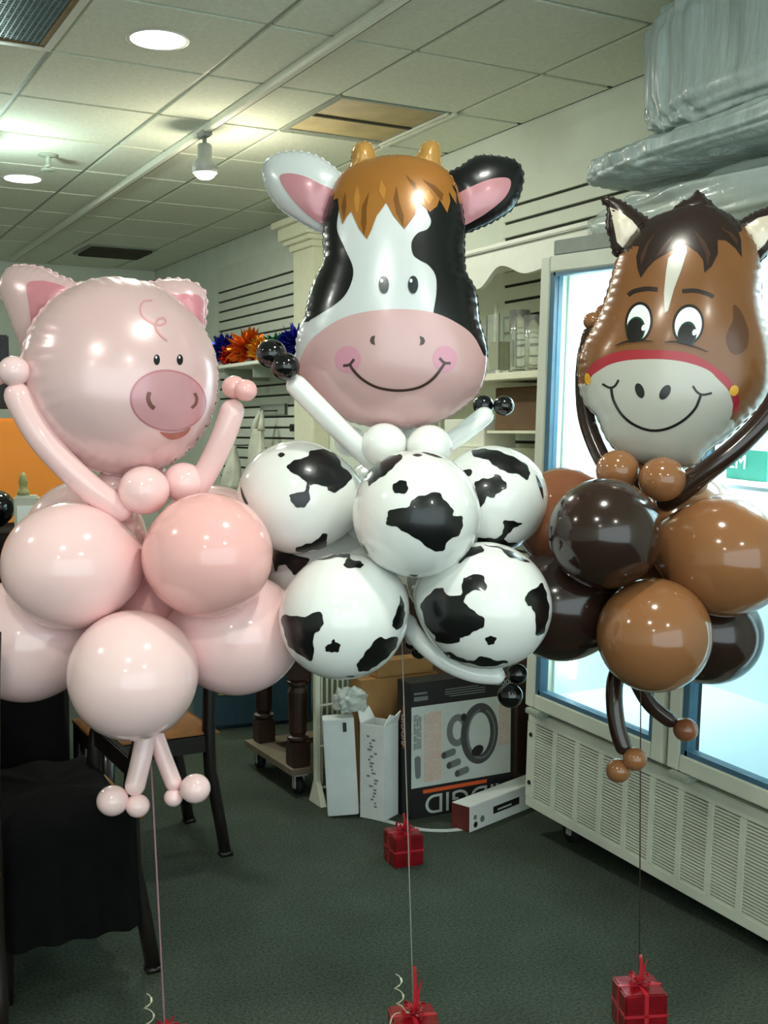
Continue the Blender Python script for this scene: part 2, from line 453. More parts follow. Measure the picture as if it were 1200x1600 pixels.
m_grey = mat('grey enamel', rgb(150, 156, 152), 0.4, noise=0.04)
m_bulb = mat('lit bulb', (1, 0.98, 0.9), 0.4, emit=(1.0, 0.97, 0.85), estr=25.0)
def track_head(x, y, z, name, label, mt, en, col):
    t = thing(name, label, 'spotlight', (x, y, z))
    MB().box((-0.022, -0.05, -0.03), (0.022, 0.05, 0.0), 0.004).build('adapter', mt, t)
    MB().lathe([(0.010, -0.02), (0.010, -0.06), (0.030, -0.062), (0.034, -0.07), (0.034, -0.125), (0.040, -0.135), (0.056, -0.15), (0.059, -0.165), (0.059, -0.195), (0.054, -0.20), (0.050, -0.195)], 28).build('lamp_body', mt, t, True)
    a = [(0.050*math.cos(k*math.pi/16), -0.195-0.032*math.sin(k*math.pi/16)) for k in range(8)]+[(0.002, -0.227)]
    MB().lathe(a, 28).build('bulb', m_bulb, t, True)
    add_light('POINT', 'light', (0.02, 0, -0.26), en, col, 0.05, t)
    return t
track_head(1.905, 5.27, H-0.03, 'track_spotlight', 'grey stepped spotlight with glowing bulb hanging from the track', m_grey, 14, (1.0, 0.93, 0.72))
p = on(2, H, -22, 205); track_head(p[0], p[1], H-0.012, 'ceiling_spotlight', 'dark spotlight at the left edge lighting the ceiling', m_black, 15, (0.78, 1.0, 0.92))

sp = thing('sprinkler', 'small metal fire sprinkler head on the ceiling near the left edge', 'sprinkler', (1.376, 6.18, H-0.012))
MB().lathe([(0.05, 0), (0.05, -0.006), (0.03, -0.012), (0.012, -0.014), (0.012, -0.05), (0.02, -0.055), (0.008, -0.065), (0.008, -0.075)], 20).build('body', m_bar, sp, True)
MB().lathe([(0.035, -0.075), (0.038, -0.079), (0.035, -0.081)], 16).build('deflector', m_bar, sp, True)

# yellowed return air grille and dark supply vent
m_tan = mat('yellowed vent metal', rgb(176, 162, 118), 0.6, noise=0.15, scale=8)
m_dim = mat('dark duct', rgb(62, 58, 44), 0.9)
vt = thing('return_air_grille', 'square yellowed louvred air grille in the ceiling above the cow', 'vent', (XE[5], YE[4], H-0.006))
W_, L_ = XE[6]-XE[5], YE[5]-YE[4]
f = MB().box((0.01, 0.01, -0.006), (0.03, L_-0.01, 0.02)).box((W_-0.05, 0.01, -0.006), (W_-0.01, L_-0.01, 0.02)).box((0.03, 0.01, -0.006), (W_-0.05, 0.03, 0.02)).box((0.03, L_-0.05, -0.006), (W_-0.05, L_-0.01, 0.02))
f.build('frame', m_bar, vt)
MB().box((0.03, L_*0.5-0.012, -0.008), (W_-0.05, L_*0.5+0.012, 0.02)).build('centre_bar', m_dim, vt)
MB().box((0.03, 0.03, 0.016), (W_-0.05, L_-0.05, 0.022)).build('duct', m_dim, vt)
g = MB()
n = 44
for k in range(n):
    x = 0.034+(W_-0.088)*k/(n-1)
    g.add([(x, 0.03, 0.006), (x+0.009, 0.03, -0.004), (x+0.009, L_-0.05, -0.004), (x, L_-0.05, 0.006), (x, 0.03, 0.008), (x+0.009, 0.03, -0.002), (x+0.009, L_-0.05, -0.002), (x, L_-0.05, 0.008)],
          [(0, 3, 2, 1), (4, 5, 6, 7), (0, 1, 5, 4), (2, 3, 7, 6), (1, 2, 6, 5), (3, 0, 4, 7)])
props(g.build('louvers', m_tan, vt), kind='stuff')
MB().box((W_-0.046, 0.0, -0.016), (W_-0.036, L_, -0.006)).build('metal_strip', m_white, vt)
MB().box((W_-0.026, -0.02, -0.018), (W_-0.006, L_+0.02, -0.006)).build('metal_strip', m_white, vt)

dv = thing('supply_air_vent', 'dark grey rectangular air vent in the ceiling near the back wall', 'vent', (2.56, 9.2, H-0.012))
MB().box((-0.27, -0.27, -0.012), (0.27, 0.27, 0.0), 0.004).build('frame', m_bar, dv)
for k in range(6): MB().box((-0.24, -0.22+0.075*k, -0.03), (0.24, -0.165+0.075*k, -0.012)).build('slat', m_dim, dv)

tf = thing('louvre_light_fixture', 'unlit ceiling light with bluish grid louvre in the top left corner', 'light', (XE[2], YE[3], H-0.006))
W_, L_ = XE[3]-XE[2], YE[4]-YE[3]
m_lv = mat('bluish louvre', rgb(120, 140, 142), 0.3, metal=0.3); m_rust = mat('rusty frame', rgb(140, 110, 62), 0.7, noise=0.3, scale=14)
MB().box((0.01, 0.01, 0.016), (W_-0.01, L_-0.01, 0.022)).build('housing', mat('louvre depth', rgb(62, 74, 82), 0.7), tf)
MB().box((0.0, 0.0, -0.01), (0.03, L_, 0.015)).box((W_-0.03, 0.0, -0.01), (W_, L_, 0.015)).box((0.03, 0, -0.01), (W_-0.03, 0.03, 0.015)).box((0.03, L_-0.03, -0.01), (W_-0.03, L_, 0.015)).build('frame', m_white, tf)
MB().box((0.03, 0.03, -0.006), (0.045, L_-0.03, 0.015)).box((W_-0.05, 0.03, -0.006), (W_-0.03, L_-0.03, 0.015)).box((0.045, L_-0.045, -0.006), (W_-0.05, L_-0.03, 0.015)).build('inner_rim', m_rust, tf)
g = MB()
for k in range(30): g.box((0.046, 0.03+0.0195*k, -0.004), (W_-0.05, 0.034+0.0195*k, 0.014))
for k in range(26): g.box((0.05+0.0195*k, 0.03, -0.0041), (0.054+0.0195*k, L_-0.045, 0.0139))
props(g.build('louvre_grid', m_lv, tf), kind='stuff')

# ================================================================== the glass door cooler
TH = math.radians(2.6)
cl = thing('glass_door_cooler', 'large white two door display cooler with brightly lit interior behind the horse', 'cooler', (2.40, 3.31, 0))
cl.rotation_euler = (TH, 0, 0)
m_cool = mat('cooler enamel', rgb(205, 208, 192), 0.4, noise=0.05, scale=5)
m_inner = mat('cooler lining', rgb(226, 240, 244), 0.5, noise=0.02)
m_gasket = mat('blue grey gasket', rgb(70, 105, 125), 0.45)
LC = 1.42; Zp0, Zp1 = 0.105, 0.46; ZT = 2.045; DP = 0.72
bod = MB()
bod.box((0.0, -0.03, Zp1), (DP, 0.0, ZT)).box((0.0, -LC, Zp1), (DP, -LC+0.03, ZT)).box((0.0, -LC+0.03, ZT-0.05), (DP, -0.03, ZT))
bod.box((DP-0.03, -LC+0.03, Zp1), (DP, -0.03, ZT-0.05)).box((0.0, -LC+0.03, Zp1), (DP-0.03, -0.03, Zp1+0.04))
bod.box((0.03, -LC, Zp0+0.02), (DP, 0.0, Zp1-0.001))
bod.build('cabinet', m_cool, cl)
lin_ = MB().box((DP-0.04, -LC+0.031, Zp1+0.041), (DP-0.031, -0.031, ZT-0.051)).box((0.06, -0.04, Zp1+0.041), (DP-0.04, -0.031, ZT-0.051)).box((0.06, -LC+0.031, Zp1+0.041), (DP-0.04, -LC+0.04, ZT-0.051))
lin_.box((0.06, -LC+0.04, Zp1+0.041), (DP-0.04, -0.04, Zp1+0.05)).box((0.06, -LC+0.04, ZT-0.06), (DP-0.04, -0.04, ZT-0.051))
lin_.build('inner_lining', m_inner, cl)
m_tube = mat('cooler lamp tube', (0.9, 1, 1), 0.3, emit=(0.70, 0.96, 1.0), estr=4.0)
m_glass = mat('door glass', (0.93, 0.99, 0.99), 0.02, trans=1.0, ior=1.02, spec=0.25, noise=0.0)
def cdoor(y0, y1):
    d = MB(); fw = 0.052
    d.box((-0.045, y0, Zp1+0.02), (-0.002, y0+fw, ZT-0.01), 0.004).box((-0.045, y1-fw, Zp1+0.02), (-0.002, y1, ZT-0.01), 0.004)
    d.box((-0.045, y0+fw, Zp1+0.02), (-0.002, y1-fw, Zp1+0.02+fw), 0.004).box((-0.045, y0+fw, ZT-0.01-fw), (-0.002, y1-fw, ZT-0.01), 0.004)
    o = d.build('door', m_cool, cl)
    a, b, z0, z1 = y0+fw, y1-fw, Zp1+0.02+fw, ZT-0.01-fw; gw = 0.016
    k = MB().box((-0.040, a, z0), (-0.006, a+gw, z1)).box((-0.040, b-gw*1.6, z0), (-0.006, b, z1)).box((-0.040, a+gw, z0), (-0.006, b-gw, z0+gw)).box((-0.040, a+gw, z1-gw*0.7), (-0.006, b-gw, z1))
    k.build('gasket', m_gasket, o)
    MB().box((-0.028, a+gw, z0+gw), (-0.022, b-gw*1.6, z1-gw*0.7)).build('glass_pane', m_glass, o)
    MB().box((-0.06, y1-0.10, Zp1-0.002), (-0.01, y1-0.02, Zp1+0.018), 0.004).build('hinge', m_bar, o)
cdoor(-0.715, -0.012); cdoor(-1.41, -0.735)
MB().box((-0.002, -0.76, Zp1+0.04), (0.06, -0.69, ZT-0.05)).build('mullion', m_black, cl)
for yy in (-0.09, -0.70, -1.33): MB().tube([(0.10, yy, Zp1+0.12), (0.10, yy, ZT-0.12)], 0.014, 10).build('lamp_tube', m_tube, cl, True)
for xx, yy in ((0.34, -0.38), (0.34, -1.06)): add_light('AREA', 'light', (xx, yy, ZT-0.08), 12, (0.82, 0.98, 1.0), 0.4, cl)
# louvred lower panel
pn = MB().box((-0.02, -LC, Zp0), (0.03, 0.0, Zp0+0.035), 0.003).box((-0.02, -LC, Zp1-0.045), (0.03, 0.0, Zp1-0.004), 0.003)
NC = 11; pit = (LC-0.06)/NC
pn.box((-0.02, -0.045, Zp0+0.035), (0.03, 0.0, Zp1-0.045)).box((-0.02, -LC, Zp0+0.035), (0.03, -LC+0.02, Zp1-0.045))
for k in range(1, NC): pn.box((-0.02, -0.045-k*pit-0.0, Zp0+0.035), (0.0, -0.045-k*pit+0.022, Zp1-0.045))
pn = pn.build('lower_panel', m_cool, cl)
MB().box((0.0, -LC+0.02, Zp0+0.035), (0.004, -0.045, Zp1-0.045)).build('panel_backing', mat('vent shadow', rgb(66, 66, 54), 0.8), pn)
for k in range(NC):
    g = MB(); ya, yb = -0.045-(k+1)*pit+0.022, -0.045-k*pit; ns = 27; hh = (Zp1-Zp0-0.08)/ns
    for q in range(ns): g.box((-0.018, ya, Zp0+0.035+q*hh), (-0.001, yb, Zp0+0.035+q*hh+hh*0.58))
    props(g.build('louvre_bank', m_cool, pn), kind='stuff')
for zz in (Zp0+0.09, Zp1-0.09): MB().tube([(-0.024, -0.022, zz), (-0.018, -0.022, zz)], 0.008, 10).build('screw', m_black, pn)
def caster(par, x, y, ztop, zbot, r):
    c = MB().box((x-0.03, y-0.03, ztop-0.012), (x+0.03, y+0.03, ztop)).build('caster_plate', m_bar, par)
    MB().tube([(x-0.014, y, zbot+r), (x+0.014, y, zbot+r)], r, 18).build('wheel', m_rubber, c, True)
    for s in (-1, 1): MB().box((x+s*0.022, y-0.012, zbot+r-0.01), (x+s*0.016, y+0.012, ztop-0.01)).build('fork', m_bar, c)
for x in (0.075, DP-0.1):
    caster(cl, x, -0.16, Zp0+0.02, 0.008+0.0, 0.04); caster(cl, x, -1.06, Zp0+0.02, 0.048, 0.032)
# things inside the cooler
SHZ = 1.325
sh = MB().box((0.14, -1.36, SHZ-0.012), (0.62, -0.45, SHZ)).build('shelf', m_inner, cl)
c2 = Matrix.Rotation(TH, 4, 'X')
def in_cooler(x, y, z): return Vector((2.40, 3.31, 0))+c2 @ Vector((x, y, z))
m_sign = mat('green sign', rgb(58, 132, 112), 0.5)
sg = thing('green_sign', 'green sign with white letters standing on a cooler shelf', 'sign', in_cooler(0.30, -0.625, SHZ)); sg.rotation_euler = (TH, 0, 0)
MB().box((0, -0.11, 0), (0.012, 0.055, 0.095), 0.002).build('board', m_sign, sg)
def text(s, size, m, parent, loc, rot, ext=0.001, align='LEFT', name='lettering'):
    cu = bpy.data.curves.new(name, 'FONT'); cu.body = s; cu.size = size; cu.extrude = ext; cu.align_x = align
    o = bpy.data.objects.new(name+'_tmp', cu); COL.objects.link(o)
    dg = bpy.context.evaluated_depsgraph_get(); me = bpy.data.meshes.new_from_object(o.evaluated_get(dg)); bpy.data.objects.remove(o)
    me.materials.clear(); me.materials.append(m)
    q = link(name, me, parent); q.location = loc; q.rotation_euler = rot; return q
m_paper = mat('white paper', rgb(235, 236, 230), 0.7, noise=0.02)
text('EM', 0.062, m_paper, sg, (-0.002, 0.048, 0.035), (math.pi/2, 0, -math.pi/2))
# bunch of leaves behind the sign
pl = thing('leafy_bunch', 'pale green leafy bunch above the green sign inside the cooler', 'plant', in_cooler(0.42, -0.70, SHZ)); pl.rotation_euler = (TH, 0, 0)
MB().lathe([(0.04, 0), (0.045, 0.10), (0.05, 0.14), (0.045, 0.14)], 16).build('vase', m_inner, pl, True)
m_leaf = mat('cool green leaf', rgb(96, 160, 140), 0.6)
for k in range(16):
    a = k*2.4; L = 0.12+0.05*random.random(); tl = 0.4+0.7*random.random(); d = np.array([math.cos(a)*tl, math.sin(a)*tl, 1.0]); d /= np.linalg.norm(d); s_ = np.cross(d, [0.1, 0.2, 1]); s_ /= np.linalg.norm(s_); o0 = np.array([0, 0, 0.13])
    nn = np.cross(d, s_)*0.002; pts = [o0, o0+d*L*0.5+s_*0.028, o0+d*L, o0+d*L*0.5-s_*0.028]
    MB().add([*(q+nn for q in pts), *(q-nn for q in pts)], [(0, 1, 2, 3), (7, 6, 5, 4), (0, 4, 5, 1), (1, 5, 6, 2), (2, 6, 7, 3), (3, 7, 4, 0)]).build('leaf', m_leaf, pl)
for k, (y, z, dz) in enumerate(((-0.93, 0.0, 0.16), (-1.06, 0.0, 0.24))):
    bx = MB().box((0, -0.045, 0), (0.16, 0.045, dz), 0.003); o = bx.build('white_carton', m_paper, None, loc=in_cooler(0.3, y, SHZ)); o.rotation_euler = (TH, 0, 0)
    props(o, ('short', 'tall')[k]+' white carton on the cooler shelf right of the green sign', 'carton', 'cartons in the cooler')
# notice taped inside the left door
nb = thing('paper_notice', 'white paper notice with small print on the inner side wall of the cooler', 'notice', in_cooler(0.16, -0.0425, 1.64)); nb.rotation_euler = (TH, 0, math.pi/2)
MB().box((0, -0.085, 0), (0.001, 0.085, 0.24)).build('sheet', m_paper, nb)
m_ink = mat('faded ink', rgb(120, 140, 150), 0.7)
g = MB()
for q in range(9): g.box((-0.001, -0.07+0.03*(q % 3 == 1), 0.075+q*0.014), (0, 0.07-0.02*(q % 2), 0.079+q*0.014))
g.box((-0.001, 0.005, 0.214), (0, 0.075, 0.222)); 
for q in range(4): g.box((-0.001, 0.05-q*0.035, 0.025), (0, 0.062-q*0.035, 0.045))
g.build('print', m_ink, nb)

# ================================================================== plastic wrapped goods on the cooler
m_plas = mat('cloudy plastic film', rgb(176, 190, 187), 0.34, coat=0.45, noise=0.2, scale=11, bump=0.6, bscale=30, alpha=0.82, crough=0.15)
nt = m_plas.node_tree; mp_ = nt.nodes.new('ShaderNodeMapping'); mp_.inputs['Scale'].default_value = (1.6, 1.6, 0.22)  # upright noise puts highlight streaks into the film colour and bump
tc_ = [n for n in nt.nodes if n.type == 'TEX_COORD'][0]; nt.links.new(tc_.outputs['Object'], mp_.inputs['Vector'])
for n_ in nt.nodes:
    if n_.type == 'TEX_NOISE': nt.links.new(mp_.outputs['Vector'], n_.inputs['Vector'])
m_plas2 = mat('clear plastic film', rgb(205, 216, 210), 0.15, coat=0.8, noise=0.10, scale=9, bump=0.4, bscale=18, alpha=0.55)
def crumple(name, a, b, m, label, cat, folds=22, amp=0.02, e=0.35, nu=110, nv=54, seed=1, parent=None, sag=0.0):
    r_ = np.random.default_rng(seed); a = np.array(a, float); b = np.array(b, float); c = (a+b)/2; h = (b-a)/2
    ph = r_.uniform(0, 6.28, 8); V = []; F = []
    sp_ = lambda x: math.copysign(abs(x)**e, x)
    for j in range(nv+1):
        ph_ = -math.pi/2+math.pi*j/nv
        for i in range(nu):
            t = 2*math.pi*i/nu; cx, sx = math.cos(t), math.sin(t)
            x = sp_(math.cos(ph_))*sp_(cx); y = sp_(math.cos(ph_))*sp_(sx); z = sp_(math.sin(ph_))
            d = amp*(math.sin(folds*t+ph[0]+1.2*math.sin(3*ph_+ph[1]))*0.5+0.35*math.sin(0.43*folds*t+5*ph_+ph[2])+0.3*math.sin(9*ph_+4*t+ph[3])+0.25*math.sin(17*ph_-7*t+ph[4]))
            p_ = np.array([x, y, z])*h; n_ = np.array([cx*math.cos(ph_), sx*math.cos(ph_), math.sin(ph_)]); p_ = p_+n_*d
            p_[2] -= sag*abs(y)**2*(z > 0)
            V.append(c+p_)
    for j in range(nv):
        for i in range(nu): F.append((j*nu+i, j*nu+(i+1) % nu, (j+1)*nu+(i+1) % nu, (j+1)*nu+i))
    V = np.array(V); k = V[:, 2] < a[2]; V[k, 2] = a[2]
    o = mk(name, V, F, m, parent)
    if parent is None: props(o, label, cat)
    return o
crumple('plastic_wrapped_bundle', (2.52, 1.75, 2.385), (3.06, 2.96, 2.82), m_plas, 'tall bundle in cloudy plastic wrap at the top right near the ceiling', 'bundle', 46, 0.015, 0.30, nu=220, seed=3, sag=0.04)
crumple('plastic_bag_roll', (2.44, 1.70, 2.275), (3.10, 3.24, 2.37), m_plas, 'long cloudy plastic bag lying flat under the tall wrapped bundle', 'bag', 52, 0.012, 0.5, nu=220, seed=5)
crumple('clear_plastic_bag', (2.53, 1.75, 2.062), (3.05, 3.34, 2.24), m_plas2, 'crumpled clear plastic bag lying on top of the cooler behind the horse ears', 'bag', 18, 0.022, 0.6, seed=8)
o = MB().box((0, -0.36, 0), (0.10, 0, 0.05), 0.003).build('flat_carton', mat('grey board', rgb(140, 146, 138), 0.8), None, loc=in_cooler(0.0, -0.02, ZT+0.001)); o.rotation_euler = (TH, 0, 0)
props(o, 'flat grey carton lying on the front left corner of the cooler top', 'carton')

# ================================================================== display unit with scalloped valance
du = thing('display_unit', 'white wall display unit with scalloped valance between cow and cooler', 'shelf unit', (2.75, 4.3, 0))
Y0, Y1 = 3.42, 5.25
prof = []
zc, zp, zl = 2.057, 2.135, 2.083
def vb(y):
    d = abs(y-4.20)
    if d < 0.17: t = d/0.17; return zc+(zp-zc)*(0.5-0.5*math.cos(math.pi*t))
    if d < 0.36: t = (d-0.17)/0.19; return zp+(zl-zp)*(0.5-0.5*math.cos(math.pi*t))
    t = min(1, (d-0.36)/0.3); return zl+0.03*(0.5-0.5*math.cos(math.pi*t))
ys = np.linspace(Y0, Y1, 90); b = MB(); n = len(ys); V = []
for x in (0.0, 0.022):
    V += [(x, y-4.3, vb(y)) for y in ys]+[(x, y-4.3, 2.206) for y in ys]
F = []
for i in range(n-1):
    F += [(i, n+i, n+i+1, i+1), (2*n+i, 2*n+i+1, 3*n+i+1, 3*n+i), (i, i+1, 2*n+i+1, 2*n+i), (n+i, 3*n+i, 3*n+i+1, n+i+1)]
F += [(0, 2*n, 3*n, n), (n-1, 2*n-1, 4*n-1, 3*n-1)]
b.add(V, F).build('valance', m_white, du)
MB().box((-0.02, Y0-4.3, 2.206), (0.43, Y1-4.3, 2.226), 0.004).build('top_board', m_white, du)
for y in (Y0, Y1-0.025): MB().box((0.022, y-4.3, 0), (0.43, y+0.025-4.3, 2.206)).build('side_panel', m_white, du)
MB().box((0.0, Y0+0.026-4.3, 1.660), (0.42, Y1-0.026-4.3, 1.690), 0.003).build('shelf', m_cream, du)
MB().box((0.0, Y0+0.026-4.3, 1.270), (0.42, Y1-0.026-4.3, 1.296), 0.003).build('shelf', m_cream, du)
MB().box((0.08, Y0+0.026-4.3, 1.436), (0.42, 4.24-4.3, 1.448)).build('small_shelf', m_cream, du)
m_dwood = mat('dark brown wood', rgb(62, 44, 32), 0.5, noise=0.25, scale=12)
MB().box((0.03, Y0+0.026-4.3, 0), (0.42, Y1-0.026-4.3, 0.62)).build('base_cabinet', m_dwood, du)

m_vglass = mat('vase glass', (0.95, 0.98, 0.93), 0.03, trans=0.88, ior=1.35, noise=0.0, coat=0.5)
m_oil = mat('pale yellow filling', rgb(214, 214, 160), 0.3, trans=0.4, noise=0.1)
def vase(px, w_, hgt, square, label, fill=False, X=2.88):
    p = on(0, X, px, 584); t = thing('glass_vase', label, 'vase', (X, p[1], 1.691), group='glass vases on the display shelf')
    if square:
        b = MB().box((-w_, -w_, 0), (w_, w_, 0.02)).box((-w_, -w_, 0.02), (-w_+0.006, w_, hgt)).box((w_-0.006, -w_, 0.02), (w_, w_, hgt)).box((-w_+0.006, -w_, 0.02), (w_-0.006, -w_+0.006, hgt)).box((-w_+0.006, w_-0.006, 0.02), (w_-0.006, w_, hgt))
        b.build('glass_body', m_vglass, t)
        if fill: MB().box((-w_+0.008, -w_+0.008, 0.021), (w_-0.008, w_-0.008, hgt*0.55), 0.004).build('filling', m_oil, t)
    else:
        MB().lathe([(0.0, 0), (w_, 0), (w_*1.04, hgt*0.5), (w_*1.15, hgt), (w_*1.08, hgt), (w_*0.95, hgt*0.5), (w_*0.9, 0.02), (0, 0.02)], 28).build('glass_body', m_vglass, t, True)
    return t
vase(783, 0.048, 0.262, True, 'square glass vase with pale yellow filling, leftmost on the display shelf', True)
vase(811, 0.040, 0.27, False, 'tall round clear glass vase in the middle of the display shelf')
vase(833, 0.036, 0.24, False, 'clear glass vase on the display shelf half hidden by the cooler frame')
p = on(0, 3.02, 775, 584); cd_ = thing('taper_candle', 'thin white taper candle standing behind the square glass vase', 'candle', (3.02, p[1], 1.691))
MB().lathe([(0.03, 0), (0.03, 0.008), (0.012, 0.012), (0.013, 0.05), (0.011, 0.05)], 16).build('holder', m_white, cd_, True)
MB().lathe([(0.011, 0.05), (0.010, 0.32), (0.006, 0.345), (0.002, 0.35)], 14).build('wax', mat('candle wax', rgb(226, 228, 214), 0.4, sss=0.2), cd_, True)
m_kraft = mat('brown cardboard', rgb(150, 112, 66), 0.85, noise=0.12, scale=10)
m_kraft2 = mat('dark cardboard', rgb(104, 80, 56), 0.85, noise=0.12, scale=10)
def carton(name, a, b, m, label, cat='box', tape=True):
    a = np.array(a, float); b = np.array(b, float); loc = ((a[0]+b[0])/2, (a[1]+b[1])/2, a[2]); h = (b-a)/2
    t = thing(name, label, cat, loc)
    MB().box((-h[0], -h[1], 0), (h[0], h[1], 2*h[2]), 0.003).build('carton_body', m, t)
    MB().box((-h[0]-0.001, -0.0015, 2*h[2]-0.002), (h[0]+0.001, 0.0015, 2*h[2]+0.0006)).build('flap_joint', m_gap, t)
    return t
carton('cardboard_box', (2.86, 3.70, 1.449), (3.10, 4.22, 1.635), m_kraft2, 'dark brown cardboard box under the vase shelf beside the cooler')
carton('white_box', (2.79, 4.03, 1.297), (3.0, 4.50, 1.372), m_white, 'long low white box on the display unit behind the right cow arm')
carton('white_box', (2.83, 4.26, 1.373), (3.0, 4.60, 1.50), m_white, 'white box stacked on the long low white box behind the cow arm')
fr = thing('picture_card', 'small white card with a tiny picture standing beside the cooler', 'card', (2.80, 3.75, 1.297))
MB().box((0, -0.05, 0), (0.008, 0.05, 0.11), 0.002).build('card', m_cream, fr)
MB().box((-0.001, -0.018, 0.055), (0.0, 0.018, 0.095)).build('printed_picture', mat('tiny picture', rgb(120, 80, 66), 0.6, noise=0.5, scale=60), fr)

# ================================================================== wall shelf with tinsel bows
ws = thing('wall_shelf', 'pale shelf on the slatted wall carrying bright tinsel bows', 'shelf', (2.80, 7.0, 1.893))
MB().box((0.0, -0.95, -0.022), (0.28, 1.0, 0.0), 0.003).build('shelf_board', m_white, ws)
for y in (-0.02, 0.5): MB().box((0.04, y, -0.10), (0.37, y+0.012, -0.022)).build('bracket', m_bar, ws)
def tinsel(px, py, r, col, label, X=2.93):
    p = on(0, X, px, py); r_ = np.random.default_rng(int(px*7+py)); b = MB(); z0 = 1.895+r*0.62
    m = mat('foil '+label.split()[0]+str(px), col, 0.22, metal=0.75, noise=0.2, scale=40)
    for k in range(150):
        d = r_.normal(size=3); d /= np.linalg.norm(d); s_ = np.cross(d, r_.normal(size=3)); s_ /= np.linalg.norm(s_); L = r*r_.uniform(0.65, 1.1); w_ = r*0.17; q = np.cross(d, s_)*0.0015
        if d[2]*L < -r*0.6: d[2] = -d[2]
        pts = [s_*w_*0.4, d*L*0.6+s_*w_, d*L, d*L*0.6-s_*w_, -s_*w_*0.4]
        b.add([*(x+q for x in pts), *(x-q for x in pts)], [(0, 1, 2, 3, 4), (9, 8, 7, 6, 5), (0, 5, 6, 1), (1, 6, 7, 2), (2, 7, 8, 3), (3, 8, 9, 4), (4, 9, 5, 0)])
    o = mk('tinsel_bow', b.v, b.f, m, None, False, False, loc=(X, p[1], z0)); props(o, label, 'bow', 'tinsel bows on the wall shelf'); return o
tinsel(352, 522, 0.15, rgb(40, 52, 160), 'blue tinsel bow, leftmost on the wall shelf beside the pig ear')
tinsel(361, 556, 0.09, rgb(190, 52, 24), 'red orange tinsel bow next to the leftmost blue one', 2.87)
tinsel(388, 536, 0.155, rgb(226, 110, 24), 'large bright orange tinsel bow in the middle of the wall shelf')
tinsel(408, 526, 0.11, rgb(224, 150, 40), 'golden orange tinsel bow just left of the green one')
tinsel(431, 526, 0.11, rgb(24, 110, 66), 'green tinsel bow above the black balloon hand of the cow')
tinsel(461, 526, 0.13, rgb(44, 44, 156), 'deep blue tinsel bow touching the cow face edge')

# ================================================================== bags hanging on the slatted wall
m_bag = mat('white shopping bag', rgb(206, 208, 190), 0.4, noise=0.12, scale=10, bump=0.3, bscale=14, sss=0.1)
def bag(px, ptop, pbot, wpx, label, X=3.02, holes=True):
    t_ = on(0, X, px, ptop); b_2 = on(0, X, px, pbot); hgt = t_[2]-b_2[2]; D = (t_-CAM)@FW; wd = wpx*D/FPX
    t = thing('shopping_bag', label, 'bag', (X, t_[1], b_2[2])); r_ = np.random.default_rng(px)
    V = []; F = []; nu, nv = 36, 20; hh = hgt*(0.72 if holes else 1.0)
    for j in range(nv+1):
        v = j/nv
        for i in range(nu):
            a = 2*math.pi*i/nu; wy = wd/2*(0.78+0.22*math.sin(math.pi*min(1, v*1.2)))*(1-0.35*v*holes)*(1+0.05*math.sin(5*a+3*v)); wx = 0.07*(1-0.6*v)*(1+0.25*math.sin(3*a+7*v+px))
            if j == 0: wy *= 0.8; wx *= 0.5
            V.append((wx*math.sin(a), wy*math.cos(a), hh*v))
    for j in range(nv):
        for i in range(nu): F.append((j*nu+i, j*nu+(i+1) % nu, (j+1)*nu+(i+1) % nu, (j+1)*nu+i))
    F += [tuple(range(nu))[::-1], tuple(nv*nu+i for i in range(nu))]
    MB().add(V, F).build('bag_body', m_bag, t, True)
    if holes:
        for s in (-1, 1):
            MB().tube([(0, s*wd*0.24, hh*0.97), (0.01, s*wd*0.20, hh+0.05), (0.03, s*wd*0.05, hgt)], [0.028, 0.02, 0.012], 8).build('handle', m_bag, t, True)
    MB().tube([(0.02, 0, hgt), (XW-X, 0, hgt+0.004)], 0.005, 8).build('wall_hook', m_gap, t, True)
    return t
bag(402, 642, 742, 62, 'white plastic shopping bag with handles hanging on the slatted wall')
bag(362, 696, 764, 40, 'plain pale paper bag hanging low beside the right arm of the pig', 2.94, False)
hk = thing('wall_fixture', 'grey rectangular plate on the slatted wall above the hanging bag', 'plate', (XW-0.03, 7.45, 1.555))
MB().box((0, -0.25, 0), (0.009, 0.22, 0.075), 0.002).build('plate', m_bar, hk); MB().box((-0.008, -0.25, 0), (0, -0.235, 0.075)).build('lip', m_gap, hk)
ck = thing('black_clip', 'small black clip on the slatted wall left of the cow arm', 'clip', (XW-0.06, 7.02, 1.44))
MB().box((0, -0.07, 0), (0.038, 0.07, 0.05), 0.004).build('clip_body', m_black, ck); MB().tube([(-0.012, 0, 0.02), (0.001, 0, 0.03)], 0.006, 8).build('peg', m_black, ck)

# ================================================================== clutter on the floor at the back
m_tw = mat('dark table wood', rgb(54, 34, 24), 0.4, noise=0.25, scale=10, coat=0.2)
tb = thing('dark_table', 'heavy dark wooden table with thick ringed legs standing on a dolly', 'table', (2.14, 4.31, 0.115))
for (x, y) in ((-0.29, -0.20), (-0.27, 0.20), (0.29, -0.20), (0.27, 0.20)):
    lg = MB().box((x-0.038, y-0.038, 0.0), (x+0.038, y+0.038, 0.10), 0.004)
    lg.lathe([(0.030, 0.10), (0.044, 0.108), (0.044, 0.118), (0.030, 0.125), (0.036, 0.14), (0.040, 0.30), (0.030, 0.32), (0.044, 0.33), (0.044, 0.342), (0.03, 0.35)], 16, (x, y, 0))
    lg.box((x-0.040, y-0.040, 0.35), (x+0.040, y+0.040, 0.62), 0.004); lg.build('leg', m_tw, tb)
MB().box((-0.33, -0.24, 0.52), (0.33, 0.24, 0.619)).build('apron', m_tw, tb); MB().box((-0.37, -0.28, 0.62), (0.37, 0.28, 0.65), 0.006).build('table_top', m_tw, tb)
